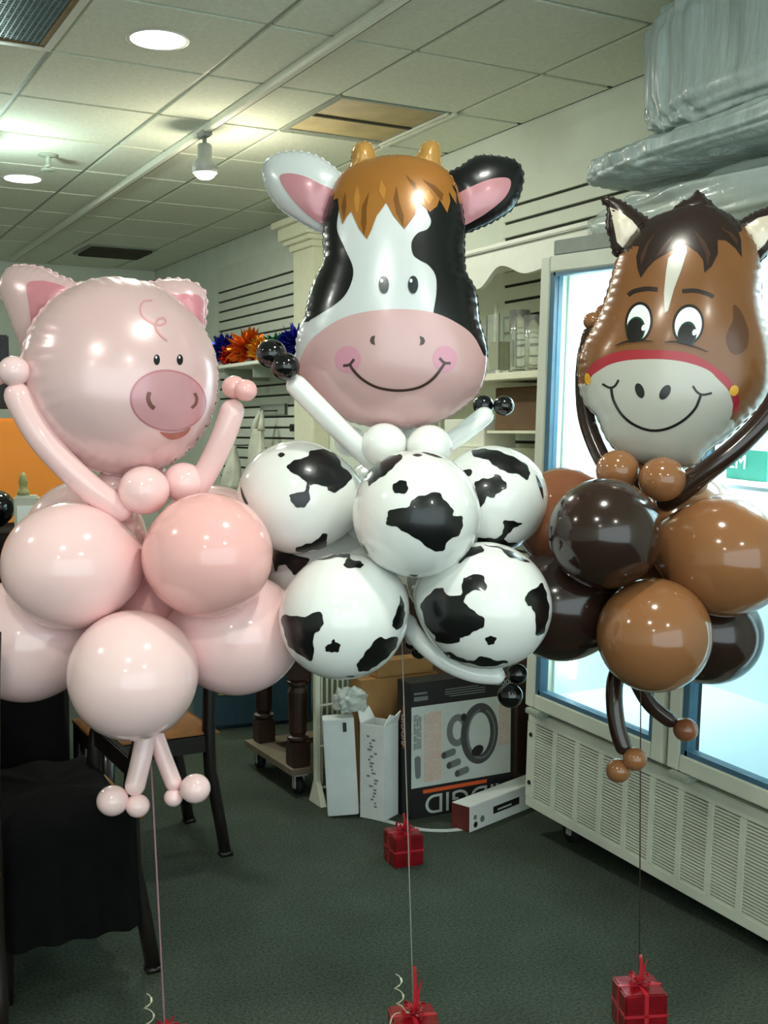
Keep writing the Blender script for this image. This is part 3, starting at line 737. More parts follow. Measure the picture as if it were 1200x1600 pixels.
m_pine = mat('pale dolly wood', rgb(110, 98, 80), 0.8, noise=0.2, scale=14)
dl = thing('furniture_dolly', 'low pale wood dolly on black casters under the dark table', 'dolly', (2.14, 4.31, 0))
for x in (-0.29, 0.29): MB().box((x-0.05, -0.25, 0.09), (x+0.05, 0.25, 0.114)).build('rail', m_pine, dl)
for y in (-0.20, 0.20): MB().box((-0.24, y-0.05, 0.09), (0.24, y+0.05, 0.114)).build('rail', m_pine, dl)
for x in (-0.29, 0.29):
    for y in (-0.20, 0.20): caster(dl, x, y, 0.0895, 0.0, 0.034)

m_wire = mat('white wire', rgb(222, 222, 200), 0.4)
rk = thing('wire_rack', 'white wire grid rack panel standing left of the long white cartons', 'rack', (1.865, 3.965, 0))
RW, RH = 0.30, 0.86
for x in (0.0, RW): MB().box((x-0.011, -0.012, 0.03), (x+0.011, 0.012, RH), 0.003).build('post', m_wire, rk)
for x in (0.0, RW): MB().add([(x-0.012, -0.06, 0), (x+0.012, -0.06, 0), (x+0.012, 0.05, 0), (x-0.012, 0.05, 0), (x-0.010, -0.012, 0.09), (x+0.010, -0.012, 0.09), (x+0.010, 0.012, 0.09), (x-0.010, 0.012, 0.09)], [(0, 3, 2, 1), (4, 5, 6, 7), (0, 1, 5, 4), (1, 2, 6, 5), (2, 3, 7, 6), (3, 0, 4, 7)]).build('foot', m_wire, rk)
for z in (0.06, 0.225, 0.385, 0.55, 0.71, 0.85): MB().tube([(0.0, -0.004, z), (RW, -0.004, z)], 0.0055, 8).build('crossbar', m_wire, rk, True)
wm = None
for k in range(1, 13):
    x = RW*k/13
    if wm is None: o = MB().tube([(0, 0.004, 0.06), (0, 0.004, 0.85)], 0.0045, 6).build('wire', m_wire, rk, True); wm = o.data
    else: o = link('wire', wm, rk)
    o.location = (x, 0, 0)
MB().box((0.03, 0.010, 0.13), (0.17, 0.016, 0.18)).build('price_strip', m_kraft, rk)

m_card = mat('white carton board', rgb(205, 210, 206), 0.7, noise=0.04)
m_print = mat('grey print', rgb(110, 118, 116), 0.8)
wb = thing('long_white_carton', 'closed tall white carton leaning beside the wire rack', 'carton', (1.90, 3.80, 0), math.radians(-24))
wb.rotation_euler = (0, math.radians(-3), math.radians(-24))
MB().box((-0.062, -0.035, 0.006), (0.055, 0.04, 0.375), 0.003).build('carton_body', m_card, wb)
MB().box((0.012, -0.037, 0.325), (0.026, -0.0352, 0.36)).build('hang_slot', m_gap, wb)
wb = thing('open_white_carton', 'open tall white carton with raised flaps and printed side', 'carton', (2.005, 3.715, 0), math.radians(-60))
MB().box((-0.052, -0.052, 0.003), (0.052, -0.048, 0.36)).box((-0.052, 0.048, 0.003), (0.052, 0.052, 0.36)).box((-0.052, -0.048, 0.003), (-0.048, 0.048, 0.36)).box((0.048, -0.048, 0.003), (0.052, 0.048, 0.36)).box((-0.048, -0.048, 0.003), (0.048, 0.048, 0.008)).build('carton_body', m_card, wb)
for s in (-1, 1):
    MB().add([(s*0.05, -0.05, 0.361), (s*0.05, 0.05, 0.361), (s*0.068, 0.038, 0.405), (s*0.068, 0.0, 0.392), (s*0.068, -0.038, 0.405), (s*0.054, -0.05, 0.361), (s*0.054, 0.05, 0.361), (s*0.072, 0.038, 0.405), (s*0.072, 0.0, 0.392), (s*0.072, -0.038, 0.405)],
             [(0, 1, 2, 3, 4), (9, 8, 7, 6, 5), (0, 5, 6, 1), (1, 6, 7, 2), (2, 7, 8, 3), (3, 8, 9, 4), (4, 9, 5, 0)]).build('flap', m_paper, wb)
g = MB(); r_ = np.random.default_rng(4)
for k in range(22): z = 0.05+0.0125*k; x = r_.uniform(-0.03, 0.012); g.box((x, -0.0532, z), (x+r_.uniform(0.006, 0.018), -0.0522, z+0.007))
g.build('side_print', m_print, wb)
crumple('plastic_packaging', (1.865, 3.745, 0.395), (1.985, 3.845, 0.475), m_plas2, 'crumpled clear plastic packaging on top of the closed white carton', 'packaging', 7, 0.012, 0.7, 48, 26, seed=12)
carton('cardboard_box', (1.975, 3.81, 0.0), (2.32, 3.895, 0.50), m_kraft, 'tall tan cardboard box standing between wire rack and hose box')
carton('cardboard_box', (2.05, 3.815, 0.501), (2.30, 3.892, 0.565), m_kraft, 'small tan cardboard box lying on the tall tan box')
carton('cardboard_box', (2.36, 3.80, 0.0), (2.70, 4.0, 0.58), m_kraft2, 'dark cardboard box behind the black and white hose box')

# hose kit box standing upside down
hb = thing('hose_kit_box', 'black and white printed box with a picture of a coiled grey hose', 'box', (2.085, 3.62, 0))
BW, BD, BH = 0.47, 0.10, 0.515
m_bblk = mat('black print board', rgb(22, 22, 23), 0.55); m_bwht = mat('pale print board', rgb(178, 186, 180), 0.6, noise=0.04)
m_or = mat('orange print', rgb(205, 84, 36), 0.6); m_orp = mat('faint orange print', rgb(196, 160, 138), 0.7); m_gy = mat('dark grey print', rgb(62, 64, 64), 0.6); m_gy2 = mat('mid grey print', rgb(100, 106, 104), 0.6)
MB().box((0, 0, 0), (BW, BD, BH), 0.002).build('carton_body', m_bblk, hb)
MB().box((0.004, -0.001, 0.118), (BW-0.02, 0.0, 0.425)).build('picture_panel', m_bwht, hb)
def flat(P, y, m, name='print', parent=hb):
    P = np.asarray(P, float); V, F = cdt(P, 0.012); n = len(V); vv = [(a, y-0.0006, c) for a, c in V]; F2 = []
    for t in F:
        e1 = V[t[1]]-V[t[0]]; e2 = V[t[2]]-V[t[0]]
        F2.append(t if e1[0]*e2[1]-e1[1]*e2[0] > 0 else t[::-1])
    return MB().add(vv, F2).build(name, m, parent)
def ringpoly(cx, cz, rx, rz, w_, a0=0, a1=360, n=40):
    a = np.radians(np.linspace(a0, a1, n)); o_ = np.stack([cx+rx*np.cos(a), cz+rz*np.sin(a)], 1); i_ = np.stack([cx+(rx-w_)*np.cos(a), cz+(rz-w_)*np.sin(a)], 1)
    return np.vstack([o_, i_[::-1]])
flat(ringpoly(0.205, 0.315, 0.048, 0.062, 0.026, 20, 330), -0.0012, m_gy2, 'hose_picture')
flat(ringpoly(0.305, 0.290, 0.085, 0.118, 0.036, 100, 280), -0.0018, m_gy, 'hose_picture'); flat(ringpoly(0.305, 0.290, 0.085, 0.118, 0.036, 280, 460), -0.0018, m_gy, 'hose_picture')
flat(ringpoly(0.312, 0.288, 0.066, 0.098, 0.008, 95, 430), -0.0024, m_gy2, 'hose_picture')
flat(ell(0.295, 0.225, 0.028, 0.020, 20), -0.0030, m_bblk, 'hose_end_picture'); flat(ell(0.232, 0.362, 0.013, 0.015), -0.0030, m_bblk, 'hose_end_picture')
for u, v in ((0.165, 0.228), (0.188, 0.186), (0.225, 0.150)):
    flat(np.vstack([ell(u-0.018, v-0.002, 0.014, 0.014)[7:22], ell(u+0.02, v+0.006, 0.014, 0.014)[[*range(21, 28), *range(0, 8)]]]), -0.0012, m_gy2, 'fitting_picture'); flat(ell(u-0.02, v-0.002, 0.010, 0.012), -0.0018, m_gy, 'fitting_end_picture')
flat(np.vstack([ell(0.032, 0.165, 0.012, 0.012)[14:], ell(0.030, 0.225, 0.014, 0.014)[:14]]), -0.0012, m_gy2, 'fitting_picture')
r_ = np.random.default_rng(3)
for u0, u1, v0, v1, mm, nn_ in ((0.060, 0.135, 0.135, 0.405, m_orp, 9), (0.395, 0.450, 0.23, 0.40, m_orp, 6), (0.014, 0.048, 0.265, 0.40, m_gy2, 5)):
    g = MB()
    for k in range(nn_):
        u = u0+(u1-u0)*k/nn_; v = v0
        while v < v1-0.01:
            L = r_.uniform(0.015, 0.05); L = min(L, v1-v); g.box((u, -0.0018, v), (u+(u1-u0)/nn_*0.55, -0.001, v+L-0.004)); v += L
    g.build('small_print', mm, hb)
MB().box((0.055, -0.0012, 0.092), (0.34, 0.0, 0.106)).build('orange_bar', m_or, hb)
q_ = text('RIDGID', 0.104, m_bwht, hb, (0.06, -0.0012, 0.082), (math.pi/2, math.pi, 0), 0.0006, 'RIGHT'); q_.scale.x = 1.12
MB().box((0.375, -0.0012, 0.495), (0.452, 0.0, 0.501)).build('orange_bar', m_or, hb)
text('RIDGID', 0.026, m_bwht, hb, (0.378, -0.0012, 0.486), (math.pi/2, math.pi, 0), 0.0006, 'RIGHT')
g = MB()
for k in range(4): g.box((0.15+0.02*(k == 0), -0.0012, 0.448+0.009*k), (0.33-0.03*(k == 3), 0, 0.4515+0.009*k))
g.box((0.015, -0.0012, 0.446), (0.075, 0, 0.462)); g.box((0.015, -0.0012, 0.470), (0.072, 0, 0.478)); g.build('small_print', m_gy2, hb)
MB().box((-0.0012, 0.045, 0.26), (0, 0.056, 0.42)).build('orange_bar', m_or, hb)
text('RIDGID', 0.036, m_bwht, hb, (-0.0012, 0.040, 0.27), (math.pi/2, -math.pi/2, -math.pi/2), 0.0006)

sc_ = thing('small_white_carton', 'small white carton with dark red end lying in front of the hose box', 'carton', (2.205, 3.40, 0), math.atan2(0.12, 0.36))
m_red = mat('dark red board', rgb(92, 34, 28), 0.6, noise=0.2)
MB().box((0.002, 0, 0), (0.46, 0.085, 0.095), 0.002).build('carton_body', m_card, sc_); MB().box((0, 0.002, 0.002), (0.0019, 0.083, 0.093)).build('end_label', m_red, sc_)
MB().box((0.14, -0.001, 0.035), (0.30, 0, 0.062)).build('window', m_bblk, sc_); MB().box((0.165, -0.0018, 0.043), (0.25, -0.001, 0.049)).build('window_content', m_bwht, sc_)
for (u, v, r0, mm) in ((0.035, 0.022, 0.011, m_bblk), (0.075, 0.034, 0.012, m_gy2), (0.032, 0.05, 0.009, m_gy2)): MB().tube([(u, -0.001, v), (u, 0, v)], r0, 16).build('round_print', mm, sc_)
# packing strap on the carpet
P = [fl(583, 1279), fl(612, 1286), fl(650, 1296), fl(690, 1299), fl(725, 1296), fl(756, 1289)]
P = catmull(np.array(P), 6, False); V = []; F = []
for i, q in enumerate(P):
    t = P[min(i+1, len(P)-1)]-P[max(i-1, 0)]; t /= np.linalg.norm(t); s_ = np.array([-t[1], t[0], 0])*0.012
    V += [q+s_+[0, 0, .001], q-s_+[0, 0, .001], q-s_+[0, 0, .004], q+s_+[0, 0, .004]]
for i in range(len(P)-1):
    for k in range(4): F.append((i*4+k, i*4+(k+1) % 4, (i+1)*4+(k+1) % 4, (i+1)*4+k))
F += [(0, 3, 2, 1), tuple((len(P)-1)*4+k for k in range(4))]
props(mk('packing_strap', V, F, m_bwht, None, False), 'curved pale packing strap on the carpet in front of the hose box', 'strap')

bb = thing('blue_bin', 'dark blue plastic bin on the floor far behind the table legs', 'bin', (*fl(405, 1135)[:2], 0), math.radians(-10))
m_blue = mat('dark blue plastic', rgb(48, 78, 92), 0.5)
MB().box((-0.27, 0, 0.0), (0.27, 0.35, 0.29), 0.02).build('bin_body', m_blue, bb); MB().box((-0.29, -0.02, 0.291), (0.29, 0.37, 0.32), 0.008).build('lid', m_bar, bb)
MB().box((-0.20, -0.004, 0.17), (-0.09, 0, 0.22)).build('label_sticker', mat('yellow sticker', rgb(186, 170, 90), 0.6), bb)

# ================================================================== left side: counter, cabinet, chairs
m_cloth = mat('black cloth', rgb(12, 12, 12), 0.95, noise=0.2, spec=0.1)
ct = thing('draped_counter', 'counter draped to the floor in black cloth behind the pig', 'counter', (0.2, 4.28, 0))
V = []; F = []; nu = 160
def rect(t, hx, hy):
    s = t*4; k = int(s) % 4; u = (s-int(s))*2-1
    return [(u*hx, -hy), (hx, u*hy), (-u*hx, hy), (-hx, -u*hy)][k], [(0, -1), (1, 0), (0, 1), (-1, 0)][k]
for j in range(7):
    z = 1.085*(1-j/6)
    for i in range(nu):
        (x, y), (nx, ny) = rect(i/nu, 0.68, 0.40); d = 0.02*(j/6)*(1+math.sin(i*0.9+0.6*math.sin(i*0.31)))
        V.append((x+nx*d, y+ny*d, max(z, 0.002)))
for j in range(6):
    for i in range(nu): F.append((j*nu+i, (j+1)*nu+i, (j+1)*nu+(i+1) % nu, j*nu+(i+1) % nu))
F.append(tuple(range(nu)))
MB().add(V, F).build('cloth', m_cloth, ct, True); MB().box((-0.66, -0.38, 1.05), (0.66, 0.38, 1.08)).build('counter_top', m_dwood, ct)
dt = thing('draped_table', 'table under a long black cloth at the lower left behind the pig legs', 'table', (-0.18, 3.46, 0))
V = []; F = []
for j in range(7):
    z = 0.772-0.60*j/6
    for i in range(nu):
        (x, y), (nx, ny) = rect(i/nu, 0.60, 0.36); d = 0.018*(j/6)*(1+math.sin(i*0.8+0.7*math.sin(i*0.27)))
        V.append((x+nx*d, y+ny*d, z))
for j in range(6):
    for i in range(nu): F.append((j*nu+i, (j+1)*nu+i, (j+1)*nu+(i+1) % nu, j*nu+(i+1) % nu))
F.append(tuple(range(nu)))
MB().add(V, F).build('tablecloth', m_cloth, dt, True); MB().box((-0.585, -0.345, 0.735), (0.585, 0.345, 0.765)).build('table_top', m_dwood, dt)
for sx in (-1, 1):
    for sy in (-1, 1): MB().tube([(sx*0.52, sy*0.29, 0), (sx*0.52, sy*0.29, 0.735)], 0.025, 10).build('leg', m_black, dt, True)
m_orange = mat('orange paint', rgb(232, 138, 40), 0.55, noise=0.05, scale=5)
oc = thing('orange_cabinet', 'tall orange cabinet behind the left arm of the pig', 'cabinet', (0.44, 5.2, 0))
MB().box((-0.72, -0.2, 0.95), (0.74, 0.2, 1.50), 0.012).build('upper_body', m_orange, oc); MB().box((-0.70, -0.18, 0.0), (0.72, 0.18, 0.949)).build('dark_base', m_black, oc); MB().box((-0.70, -0.215, 1.02), (0.76, -0.201, 1.06), 0.003).build('lower_rail', m_dwood, oc)
mo = thing('black_monitor', 'black flat monitor standing on the orange cabinet at the left edge', 'monitor', (0.66, 5.2, 1.5015))
MB().box((-0.10, -0.08, 0), (0.10, 0.08, 0.012), 0.004).build('stand_base', m_black, mo); MB().box((-0.02, 0.0, 0.012), (0.02, 0.02, 0.09)).build('stand_neck', m_black, mo)
MB().box((-0.31, -0.02, 0.04), (0.31, 0.015, 0.36), 0.006).build('bezel', m_black, mo); MB().box((-0.295, -0.0215, 0.055), (0.295, -0.0201, 0.345)).build('screen', mat('dark screen', rgb(10, 11, 12), 0.25), mo)
pb = at(43, 815, 3.75); pb = at(43, 815, 4.05); bt = thing('white_bottle', 'small white squared bottle with a pale cap standing on the black counter', 'bottle', (pb[0], pb[1], 1.086), math.radians(-22))
m_bot = mat('grey white bottle', rgb(188, 190, 172), 0.5)
MB().box((-0.042, -0.025, 0), (0.042, 0.025, 0.135), 0.008).build('bottle_body', m_bot, bt); MB().lathe([(0.022, 0.135), (0.02, 0.15), (0.014, 0.155), (0.014, 0.175), (0.016, 0.178), (0.012, 0.20), (0.006, 0.215)], 18, (-0.012, 0, 0)).build('cap', mat('olive cap', rgb(150, 150, 100), 0.5), bt, True)
MB().box((-0.03, -0.0262, 0.03), (0.03, -0.0252, 0.10)).build('label_sticker', m_paper, bt)
m_bl = mat('black latex', rgb(10, 10, 11), 0.10, coat=0.5, noise=0.0)
q = at(2, 806, 4.05); V_, F_ = balloon_mesh(np.array([q[0]-0.01, q[1]+0.02, 1.086+0.090]), 0.062, (0, 0, 1), True, 1.0, 32, 20)
props(mk('black_balloon', V_, F_, m_bl, None), 'small black balloon on the counter at the left edge', 'balloon')
m_redfoil = mat('red foil paper', rgb(132, 12, 24), 0.28, metal=0.35, noise=0.25, scale=18, bump=0.25, bscale=30, coat=0.3)
m_redrib = mat('red ribbon', rgb(172, 34, 46), 0.25, coat=0.5, noise=0.1)

m_chair = mat('near black chair wood', rgb(26, 20, 17), 0.35, noise=0.2, scale=12, coat=0.2); m_seat = mat('tan velour', rgb(126, 80, 38), 0.85, noise=0.2, scale=14, bump=0.15)
def chair(xb, y0, label, depth=0.40, wdt=0.42, bk=1.0):
    """side chair facing -X with its two sabre back legs at x = xb"""
    t = thing('dining_chair', label, 'chair', (xb, y0+wdt/2, 0), group='dark wooden chairs at the left'); h = wdt/2-0.02
    for s in (-1, 1):
        y = s*h
        b = MB(); b.tube([(0.0, y, 0.012), (-0.02, y, 0.14), (-0.05, y, 0.30), (-0.055, y, 0.44), (-0.05, y, 0.44+0.18*bk), (-0.02, y, 0.44+0.38*bk), (0.03, y, 0.44+0.56*bk)], [0.021, 0.022, 0.023, 0.024, 0.021, 0.019, 0.017], 8); b.box((-0.021, y-0.02, 0), (0.021, y+0.02, 0.014)); b.build('leg', m_chair, t, True)
        MB().tube([(-depth+0.0, y, 0.0), (-depth+0.0, y, 0.22), (-depth+0.005, y, 0.43)], [0.017, 0.02, 0.023], 8).build('leg', m_chair, t, True)
        MB().box((-depth+0.02, y-0.013, 0.37), (-0.05, y+0.013, 0.43), 0.003).build('seat_rail', m_chair, t)
    MB().box((-depth-0.015, -h+0.02, 0.37), (-depth+0.012, h-0.02, 0.43), 0.003).build('seat_rail', m_chair, t); MB().box((-0.065, -h+0.02, 0.37), (-0.04, h-0.02, 0.43), 0.003).build('seat_rail', m_chair, t)
    V = []; F = []; n = 16
    for i in range(n+1):
        for j in range(n+1):
            u, v = i/n*2-1, j/n*2-1; V.append((-depth/2-0.02+u*(depth/2-0.0), v*(h-0.0+0.01), 0.435+0.035*(1-u**6)*(1-v**6)))
    for i in range(n):
        for j in range(n): F.append((i*(n+1)+j, (i+1)*(n+1)+j, (i+1)*(n+1)+j+1, i*(n+1)+j+1))
    k = len(V); V += [(x, y, 0.425) for x, y, z in V]; F += [tuple(k+q for q in f_)[::-1] for f_ in F]
    bnd = [i*(n+1) for i in range(n+1)]+[n*(n+1)+j for j in range(1, n+1)]+[i*(n+1)+n for i in range(n-1, -1, -1)]+[j for j in range(n-1, 0, -1)]
    for i in range(len(bnd)): a_, b_x = bnd[i], bnd[(i+1) % len(bnd)]; F.append((a_, a_+k, b_x+k, b_x))
    MB().add(V, F).build('seat', m_seat, t, True)
    for z, x in ((0.44+0.49*bk, 0.008), (0.44+0.34*bk, -0.024), (0.44+0.20*bk, -0.045)): MB().box((x-0.012, -h, z-0.03), (x+0.012, h, z+0.03), 0.004).build('back_rail', m_chair, t)
    return t
chair(1.355, 3.60, 'dark wooden chair with tan seat, farther one right of the pig legs')
chair(0.885, 2.90, 'dark wooden chair nearest the camera, its leg beside the pig string', 0.38, bk=0.6)
dr = thing('black_cloth', 'black cloth thrown over the seat of the chair nearest the camera', 'cloth', (0.66, 3.11, 0.47))
V = []; F = []; nu = 96
for j in range(9):
    for i in range(nu):
        (x, y), (nx, ny) = rect(i/nu, 0.155, 0.235)
        if j < 2: q_ = (x*j, y*j, 0.018+0.006*math.sin(x*40+y*31)) if j else (0, 0, 0.02)
        else:
            dd = 0.012+0.010*(j/8)*(1+math.sin(i*0.9)); q_ = (x+nx*dd, y+ny*dd, 0.016-0.047*(j-1)*(1.0 if ny <= 0 else 0.6))
        V.append(q_)
for j in range(8):
    for i in range(nu): F.append((j*nu+i, (j+1)*nu+i, (j+1)*nu+(i+1) % nu, j*nu+(i+1) % nu))
MB().add(V, F).build('drape', m_cloth, dr, True)
c3_ = fl(2, 1590); ch3 = chair(0.0, 0.0, 'dark wooden chair cut off by the left edge of the photograph', 0.38); ch3.location = (0.255, 2.66, 0); ch3.rotation_euler = (0, 0, -math.pi/2)

# ================================================================== gift box balloon weights
def gift(px, py, size, rot, label, tall=0.0, curl=False):
    p = fl(px, py); t = thing('gift_box_weight', label, 'gift box', (p[0], p[1], 0), rot, 'red gift box balloon weights'); h = size/2
    MB().box((-h, -h, 0), (h, h, size), 0.004).build('box', m_redfoil, t)
    for k in range(2):
        b = MB(); a = 0.005
        if k == 0: b.box((-a, -h-0.0012, 0.002), (a, -h, size)).box((-a, h, 0.002), (a, h+0.0012, size)).box((-a, -h-0.0012, size), (a, h+0.0012, size+0.0012))
        else: b.box((-h-0.0012, -a, 0.002), (-h, a, size)).box((h, -a, 0.002), (h+0.0012, a, size)).box((-h-0.0012, -a, size), (h+0.0012, a, size+0.0013))
        b.build('ribbon_band', m_redrib, t)
    MB().box((-h-0.0012, -h-0.0012, size*0.47), (h+0.0012, -h, size*0.53)).box((-h-0.0012, -h, size*0.47), (-h, h, size*0.53)).box((h, -h, size*0.47), (h+0.0012, h, size*0.53)).build('ribbon_band', m_redrib, t)
    def ribbon(P, wd, nm, m=m_redrib):
        P = catmull(np.array(P, float), 6, False); V = []; F = []
        for i, q in enumerate(P):
            tt = P[min(i+1, len(P)-1)]-P[max(i-1, 0)]; tt /= np.linalg.norm(tt)+1e-9; s_ = np.cross(tt, [0.3*math.sin(i*0.3), 0.6, 0.74]); s_ /= np.linalg.norm(s_)+1e-9; n_ = np.cross(tt, s_)*0.0006
            V += [q+s_*wd+n_, q-s_*wd+n_, q-s_*wd-n_, q+s_*wd-n_]
        for i in range(len(P)-1):
            for k in range(4): F.append((i*4+k, i*4+(k+1) % 4, (i+1)*4+(k+1) % 4, (i+1)*4+k))
        F += [(0, 3, 2, 1), tuple((len(P)-1)*4+k for k in range(4))]
        MB().add(V, F).build(nm, m, t)
    for k in range(4):
        a = k*1.57+0.5; c, s = math.cos(a), math.sin(a); L = 0.030
        ribbon([(0, 0, size+0.004), (c*L*0.6, s*L*0.6, size+0.024), (c*L, s*L, size+0.018), (c*L*0.7, s*L*0.7, size+0.006), (0.002, 0, size+0.006)], 0.005, 'bow_loop')
    ribbon([(0, 0, size+0.004), (0.004, 0, size+0.03+tall*0.4), (0.002, 0.003, size+0.03+tall)], 0.004, 'ribbon_tail')
    ribbon([(0, 0, size+0.004), (0.008, 0.003, size+0.015), (0.013, 0.0, size+0.03+tall*0.4), (0.022, 0, size+0.04+tall*0.5)], 0.003, 'ribbon_tail')
    if curl:
        P = [(-0.01, 0, size+0.006)]+[(-0.028-0.0008*k+0.009*math.cos(k*1.1), 0.009*math.sin(k*1.1), size+0.012+0.0065*k) for k in range(14)]
        ribbon(P, 0.0022, 'curled_tail', mat('pale ribbon', rgb(196, 196, 170), 0.3))
        ribbon([(-0.01, 0, size+0.006), (-0.045, -0.01, size+0.012), (-h-0.006, -0.02, size-0.01), (-h-0.008, -0.02, size-0.05)], 0.0022, 'curled_tail', mat('pale ribbon', rgb(196, 196, 170), 0.3))
    return t, (p[0], p[1], size+0.004)
_, W_far = gift(630, 1346, 0.105, math.radians(-8), 'small red foil gift box on the carpet before the hose box', 0.03)
_, W_cow = gift(646, 1655, 0.105, math.radians(-20), 'red foil gift box with curled pale ribbon at the bottom centre edge', 0.085, True)
_, W_horse = gift(998, 1604, 0.105, math.radians(-22), 'red foil gift box at the lower right under the horse string', 0.045)
_, W_pig = gift(259, 1690, 0.105, math.radians(-20), 'red foil gift box below the pig, only its ribbon in view', 0.01, True)


# ================================================================== balloon figures
def latexm(name, col, rough=0.13, sss=0.0): return mat(name, col, rough, coat=0.35, noise=0.02, scale=4, sss=sss, crough=0.06)
m_pink = latexm('pearl pink latex', rgb(248, 208, 207)); m_pink2 = latexm('warm pink latex', rgb(248, 188, 184)); m_pale = latexm('pale pink latex', rgb(247, 212, 211))
m_wht = latexm('white latex', rgb(238, 240, 236)); m_br = latexm('caramel latex', rgb(142, 95, 60)); m_db = latexm('dark brown latex', rgb(44, 28, 22), 0.16); m_ru = latexm('red brown latex', rgb(132, 80, 54))
m_spot = mat('black print on latex', rgb(16, 17, 18), 0.28, coat=0.2, noise=0.0)
def foilm(name, col, noise=0.03): return mat(name, col, 0.27, metal=0.12, coat=0.38, noise=noise, scale=6, bump=0.05, bscale=9, crough=0.14)
f_silver = mat('plain silver foil', rgb(214, 222, 222), 0.16, metal=0.7, noise=0.03, bump=0.06, bscale=12)
def hubpt(px, py, D): return at(px, py, D)

# ---------------------------------------------------------------- pig
DP_ = 2.78
base = at(238, 1262, DP_)
pig = thing('pig_balloon_figure', 'pink pig balloon figure with raised arms on the left', 'balloon figure', base)
fp = foilm('pink foil', rgb(226, 190, 190)); fpe = foilm('rose foil', rgb(214, 138, 148)); fsn = foilm('snout pink print', rgb(202, 150, 157)); fsr = foilm('snout rim print', rgb(194, 126, 136)); fbk = foilm('black foil print', rgb(18, 18, 20)); fmo = foilm('mouth print', rgb(176, 104, 92)); fno = foilm('nostril print', rgb(120, 78, 72)); fwh = foilm('white foil print', rgb(236, 240, 238))
C3 = lambda P: crop(P, 2.667, 0, 380)
pout = C3(ell(518, 560, 412, 408, 0, 40))
earL = C3([(110, 470), (60, 380), (30, 310), (0, 250), (-32, 180), (0, 110), (40, 88), (120, 93), (200, 113), (270, 148), (345, 185), (330, 260), (240, 330), (180, 420)])
earR = C3([(590, 190), (650, 163), (730, 150), (800, 160), (845, 190), (858, 240), (852, 320), (842, 372), (780, 360), (690, 290), (630, 240)])
head, Tp = foil('head', pout, DP_, 0.185, fp, pig, yaw=math.radians(33), pitch=math.radians(-4), pucker=0.22, wave=21, seam=3.0, dz=0.02)
e1, T1 = foil('ear', earL, DP_+0.03, 0.055, fp, pig, yaw=math.radians(-20), pucker=0.2, wave=15, dz=0.0)
decal('inner_ear', T1, C3([(112, 172), (160, 157), (220, 165), (290, 195), (240, 235), (190, 295), (150, 372), (132, 330), (120, 250)]), fpe, e1, 1, 5, True)
e2, T2 = foil('ear', earR, DP_+0.06, 0.045, fp, pig, yaw=math.radians(12), pucker=0.2, wave=15)
decal('inner_ear', T2, C3([(690, 228), (760, 213), (820, 215), (845, 240), (847, 290), (838, 352), (770, 330)]), fpe, e2, 1, 5, True)
decal('snout', Tp, C3(ell(700, 655, 160, 128, 8, 44)), fsr, head, 1, 5); decal('snout_face', Tp, C3(ell(700, 656, 152, 120, 8, 44)), fsn, head, 2, 5)
decal('nostril', Tp, C3(stroke([(622, 620), (616, 645), (625, 672), (642, 688)], 17)), fno, head, 3, 4); decal('nostril', Tp, C3(stroke([(808, 624), (817, 645), (812, 670), (795, 686)], 12)), fno, head, 3, 4)
decal('mouth', Tp, C3([(665, 785), (710, 790), (760, 782), (792, 766), (775, 793), (742, 812), (710, 816), (685, 804)]), fmo, head, 3, 4, True)
for cx in (653, 749): decal('eye', Tp, C3(ell(cx, 486, 13, 22)), fbk, head, 1, 3); decal('eye_glint', Tp, C3(ell(cx-3, 476, 4, 6, 0, 12)), fwh, head, 2, 2)
fcu = foilm('curl print', rgb(222, 160, 164))
for k_, P in enumerate(([(635, 240), (600, 243), (585, 268), (592, 302), (628, 330), (668, 343)], [(668, 343), (690, 330), (680, 312), (656, 318)], [(656, 318), (648, 345), (662, 377), (697, 408)])): decal('forehead_curl', Tp, C3(stroke(P, 8)), fcu, head, 1+k_*0.3, 4)
hu = hubpt(222, 878, DP_); hl = hubpt(212, 1005, DP_)
for px, py, D, r, m, h in ((111, 884, DP_-0.11, 100, m_pink, hu), (324, 868, DP_-0.13, 98, m_pink2, hu), (135, 842, DP_+0.13, 92, m_pale, hu), (330, 846, DP_+0.15, 88, m_pale, hu),
                           (208, 1054, DP_-0.16, 101, m_pale, hl), (42, 1000, DP_+0.02, 97, m_pale, hl), (370, 990, DP_+0.03, 96, m_pink, hl), (228, 965, DP_+0.12, 82, m_pink2, hl)):
    latex('body_balloon', px, py, D, r, m, pig, h)
for px, py, D, r in ((225, 766, DP_-0.09, 40), (287, 754, DP_-0.02, 33), (178, 764, DP_+0.0, 33), (236, 756, DP_+0.08, 33)): ball('collar_balloon', px, py, D, r, m_pink, pig)
a = limb('arm', [(205, 806, DP_-0.06), (140, 762, DP_-0.12), (72, 694, DP_-0.16), (38, 640, DP_-0.17), (20, 598, DP_-0.17)], 21, m_pink, pig)
ball('hand_balloon', 22, 580, DP_-0.18, 25, m_pale, a); ball('hand_balloon', -8, 584, DP_-0.15, 20, m_pale, a)
a = limb('arm', [(285, 795, DP_-0.0), (322, 738, DP_-0.02), (350, 680, DP_-0.04), (369, 624, DP_-0.05)], 19, m_pink, pig)
ball('hand_balloon', 366, 605, DP_-0.05, 19, m_pink2, a); ball('hand_balloon', 384, 610, DP_-0.07, 18, m_pink2, a)
l = limb('leg', [(232, 1120, DP_-0.05), (222, 1180, DP_-0.07), (207, 1244, DP_-0.08)], 16, m_pale, pig)
ball('foot_balloon', 176, 1251, DP_-0.09, 25, m_pale, l); ball('foot_balloon', 215, 1259, DP_-0.08, 19, m_pale, l)
